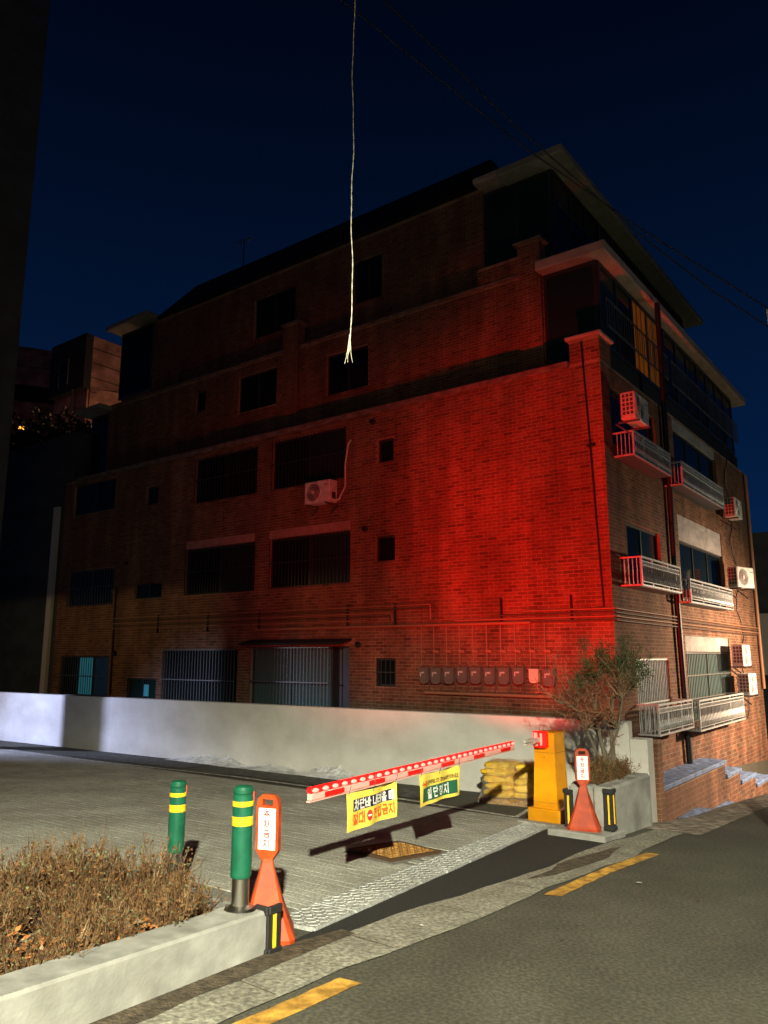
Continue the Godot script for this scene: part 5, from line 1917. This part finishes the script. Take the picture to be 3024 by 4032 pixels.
# ---------------------------------------------------------------- the rest
func odds_and_ends() -> void:
	rng.seed = 88
	# pale rope with a frayed end, hanging from a wire overhead
	var b := MB.new()
	var wire := []
	for k in 13:
		var t := k / 12.0
		wire.append(Vector3(-8.0 + 15.66 * t, 5.2 - 0.8 * sin(PI * t) + 0.3 * t, -4.4 + 1.4 * t))
	b.tube(wire, 0.006, 0.006, 6)
	var o := part(numbered("overhead_wire"), b, M.cable, self)
	tag(o, "overhead wire above the frame that holds the frayed rope", "wire")
	var top: Vector3 = wire[6]
	var rp := thing("hanging_rope", "thin pale rope with frayed end hanging down the middle of the sky", "rope", Vector3.ZERO)
	rp.transform = Transform3D(Basis.IDENTITY, top)
	b = MB.new()
	var pts := []
	for k in 40:
		var t := k / 39.0
		pts.append(Vector3(0.005 * sin(t * 23.0) + 0.002 * sin(t * 61.0) - top.x - 0.168 + (top.x + 0.168) * exp(-t * 40.0), lerpf(0.0, 1.575 - top.y, t), 0.003 * sin(t * 17.0)))
	b.tube(pts, 0.0014, 0.0022, 6)
	for k in 2:
		var tw := []
		for i in 150:
			var t := i / 149.0
			var c: Vector3 = pts[0].lerp(pts[39], t)
			var f := t * 39.0
			c = pts[int(f)].lerp(pts[mini(int(f) + 1, 39)], f - int(f))
			var a := t * 150.0 + k * PI
			tw.append(c + Vector3(cos(a), 0, sin(a)) * 0.0014)
		b.tube(tw, 0.0011, 0.0016, 4)
	part("rope", b, M.rope, rp)
	b = MB.new()
	var e: Vector3 = pts[39]
	for k in 4:
		var s := [e + Vector3(0.004 * sin(k * 2.0), 0.03, 0.0)]
		var q := e
		var dr := Vector3(rng.randfn() * 0.16, -1.0, rng.randfn() * 0.14)
		for i in 5:
			dr = (dr + Vector3(rng.randfn() * 0.22 - dr.x * 0.5, -0.5, rng.randfn() * 0.16)).normalized()
			q += dr * rng.randf_range(0.014, 0.034)
			s.append(q)
		b.tube(s, 0.0022, 0.0011, 4)
	part("frayed_end", b, M.rope, rp)
	# cables to the pole at the right
	for q in [[Vector3(3.82, 3.25, -7.0), Vector3(1.44, 5.04, -7.0), Vector3(-3.0, 7.8, -5.4)], [Vector3(3.9, 3.5, -7.0), Vector3(8.2, 5.2, -14.0), Vector3(16.5, 8.0, -28.0)], [Vector3(3.82, 3.05, -7.0), Vector3(2.58, 4.05, -7.0), Vector3(0.0, 6.2, -6.4)]]:
		b = MB.new()
		b.tube([q[0], q[0].lerp(q[1], 0.5) - Vector3(0, 0.05, 0), q[1], q[1].lerp(q[2], 0.5) - Vector3(0, 0.06, 0), q[2]], 0.007, 0.007, 6)
		o = part(numbered("power_cable"), b, M.cable, self)
		tag(o, ["dark overhead cable crossing the sky from the right edge, the upper one", "dark overhead cable running back from the pole at the right edge", "dark overhead cable crossing the sky from the right edge, the lower one"][used["power_cable"] - 1], "cable", "cables from the pole")
	var po := thing("utility_pole", "utility pole with pale box just at the right edge of the view", "utility pole", Vector3.ZERO)
	po.transform = Transform3D(Basis.IDENTITY, Vector3(3.98, -3.0, -7.06))
	b = MB.new()
	b.tube([Vector3.ZERO, Vector3(0, 6.9, 0)], 0.11, 0.08, 12)
	part("pole", b, M.bar_dark, po)
	b = MB.new()
	b.box(Vector3(-0.16, 6.24, 0.04), Vector3(0.13, 0.17, 0.12), Basis(Vector3.UP, 0.5), 0.008)
	part("pole_box", b, M.pale_metal, po)
	b = MB.new()
	for k in 3:
		b.box(Vector3(-0.13, 6.19 + k * 0.05, 0.095), Vector3(0.10, 0.012, 0.012), Basis(Vector3.UP, 0.5))
	part("pole_box_louvre", b, M.bar_dark, po)
	# television aerial on the roof
	var an := thing("roof_aerial", "thin television aerial standing on the dark roof at the left", "antenna", Vector3(-13.2, 12.7, -2.75))
	b = MB.new()
	b.tube([Vector3.ZERO, Vector3(0, 1.22, 0)], 0.022, 0.018, 6)
	part("mast", b, M.cable, an)
	b = MB.new()
	b.tube([Vector3(-0.28, 1.10, 0.1), Vector3(0.32, 1.22, -0.1)], 0.014, 0.014, 5)
	for k in 6:
		var c := Vector3(-0.28, 1.10, 0.1).lerp(Vector3(0.32, 1.22, -0.1), k / 5.0)
		b.tube([c + Vector3(0.05, 0, 0.16), c - Vector3(0.05, 0, 0.16)], 0.008, 0.008, 4)
	part("boom", b, M.cable, an)
	# old snow at the foot of the wall
	for k in 3:
		var g: Array = [[-8.3, -6.2, 3.02, 0.34], [-6.3, -4.9, 2.96, 0.16], [-5.0, -3.5, 2.92, 0.24]][k]
		var nz := noise(1.6, 4, 40 + k)
		b = MB.new()
		var P := func(i: int, j: int) -> Vector3:
			var x := lerpf(g[0], g[1], i / 30.0)
			var s := j / 12.0
			var z: float = g[2] - 0.2 + s * 0.5
			var env: float = sin(PI * i / 30.0) * (1.0 - s) * minf(1.0, s * 8.0 + 0.7)
			var n := nz.get_noise_2d(x * 1.3, z * 2.0)
			return Vector3(x, gy(x, z) + 0.004 + maxf(0.0, g[3] * env * (0.72 + 0.5 * n + 0.25 * nz.get_noise_2d(x * 6.0, z * 9.0))), z + 0.05 * nz.get_noise_2d(x * 3.0, 9.0))
		for i in 30:
			for j in 12:
				b.quad(P.call(i, j + 1), P.call(i + 1, j + 1), P.call(i + 1, j), P.call(i, j))
		o = part(numbered("snow_heap"), b, M.snow, self, W)
		tag(o, ["leftmost heap of old grey snow at the foot of the lot wall", "flat middle ridge of old grey snow at the foot of the lot wall", "rightmost heap of old grey snow by the lot wall, behind the arm tip"][k], "snow", "old snow along the lot wall")
	# scraps on the road
	for k in 7:
		var q: Vector2 = [Vector2(2.72, 7.05), Vector2(2.85, 8.6), Vector2(2.78, 8.75), Vector2(2.92, 9.2), Vector2(2.9, 8.95), Vector2(3.25, 7.3), Vector2(2.1, 9.3)][k]
		b = MB.new()
		var r := 0.035 if k == 0 else 0.016
		var ring := []
		for i in 7:
			ring.append(Vector3(cos(TAU * i / 7) * r * rng.randf_range(0.6, 1.3), rng.randf_range(0.001, 0.010), -sin(TAU * i / 7) * r * rng.randf_range(0.4, 0.8)))
		for i in range(1, 6):
			b.tri(ring[0], ring[i], ring[i + 1])
		var sc := part(numbered("litter_scrap"), b, M.litter if k in [0, 6] else M.rust_dark, self, Transform3D(W.basis, W * Vector3(q.x, gy(q.x, q.y) + 0.016, q.y)))
		tag(sc, ["pale scrap of paper lying on the road, the largest", "", "", "", "", "", "tiny pale scrap on the concrete gutter"][k] if k in [0, 6] else "small dark leaf lying on the asphalt road", "litter", "" if k in [0, 6] else "dark leaves on the road")
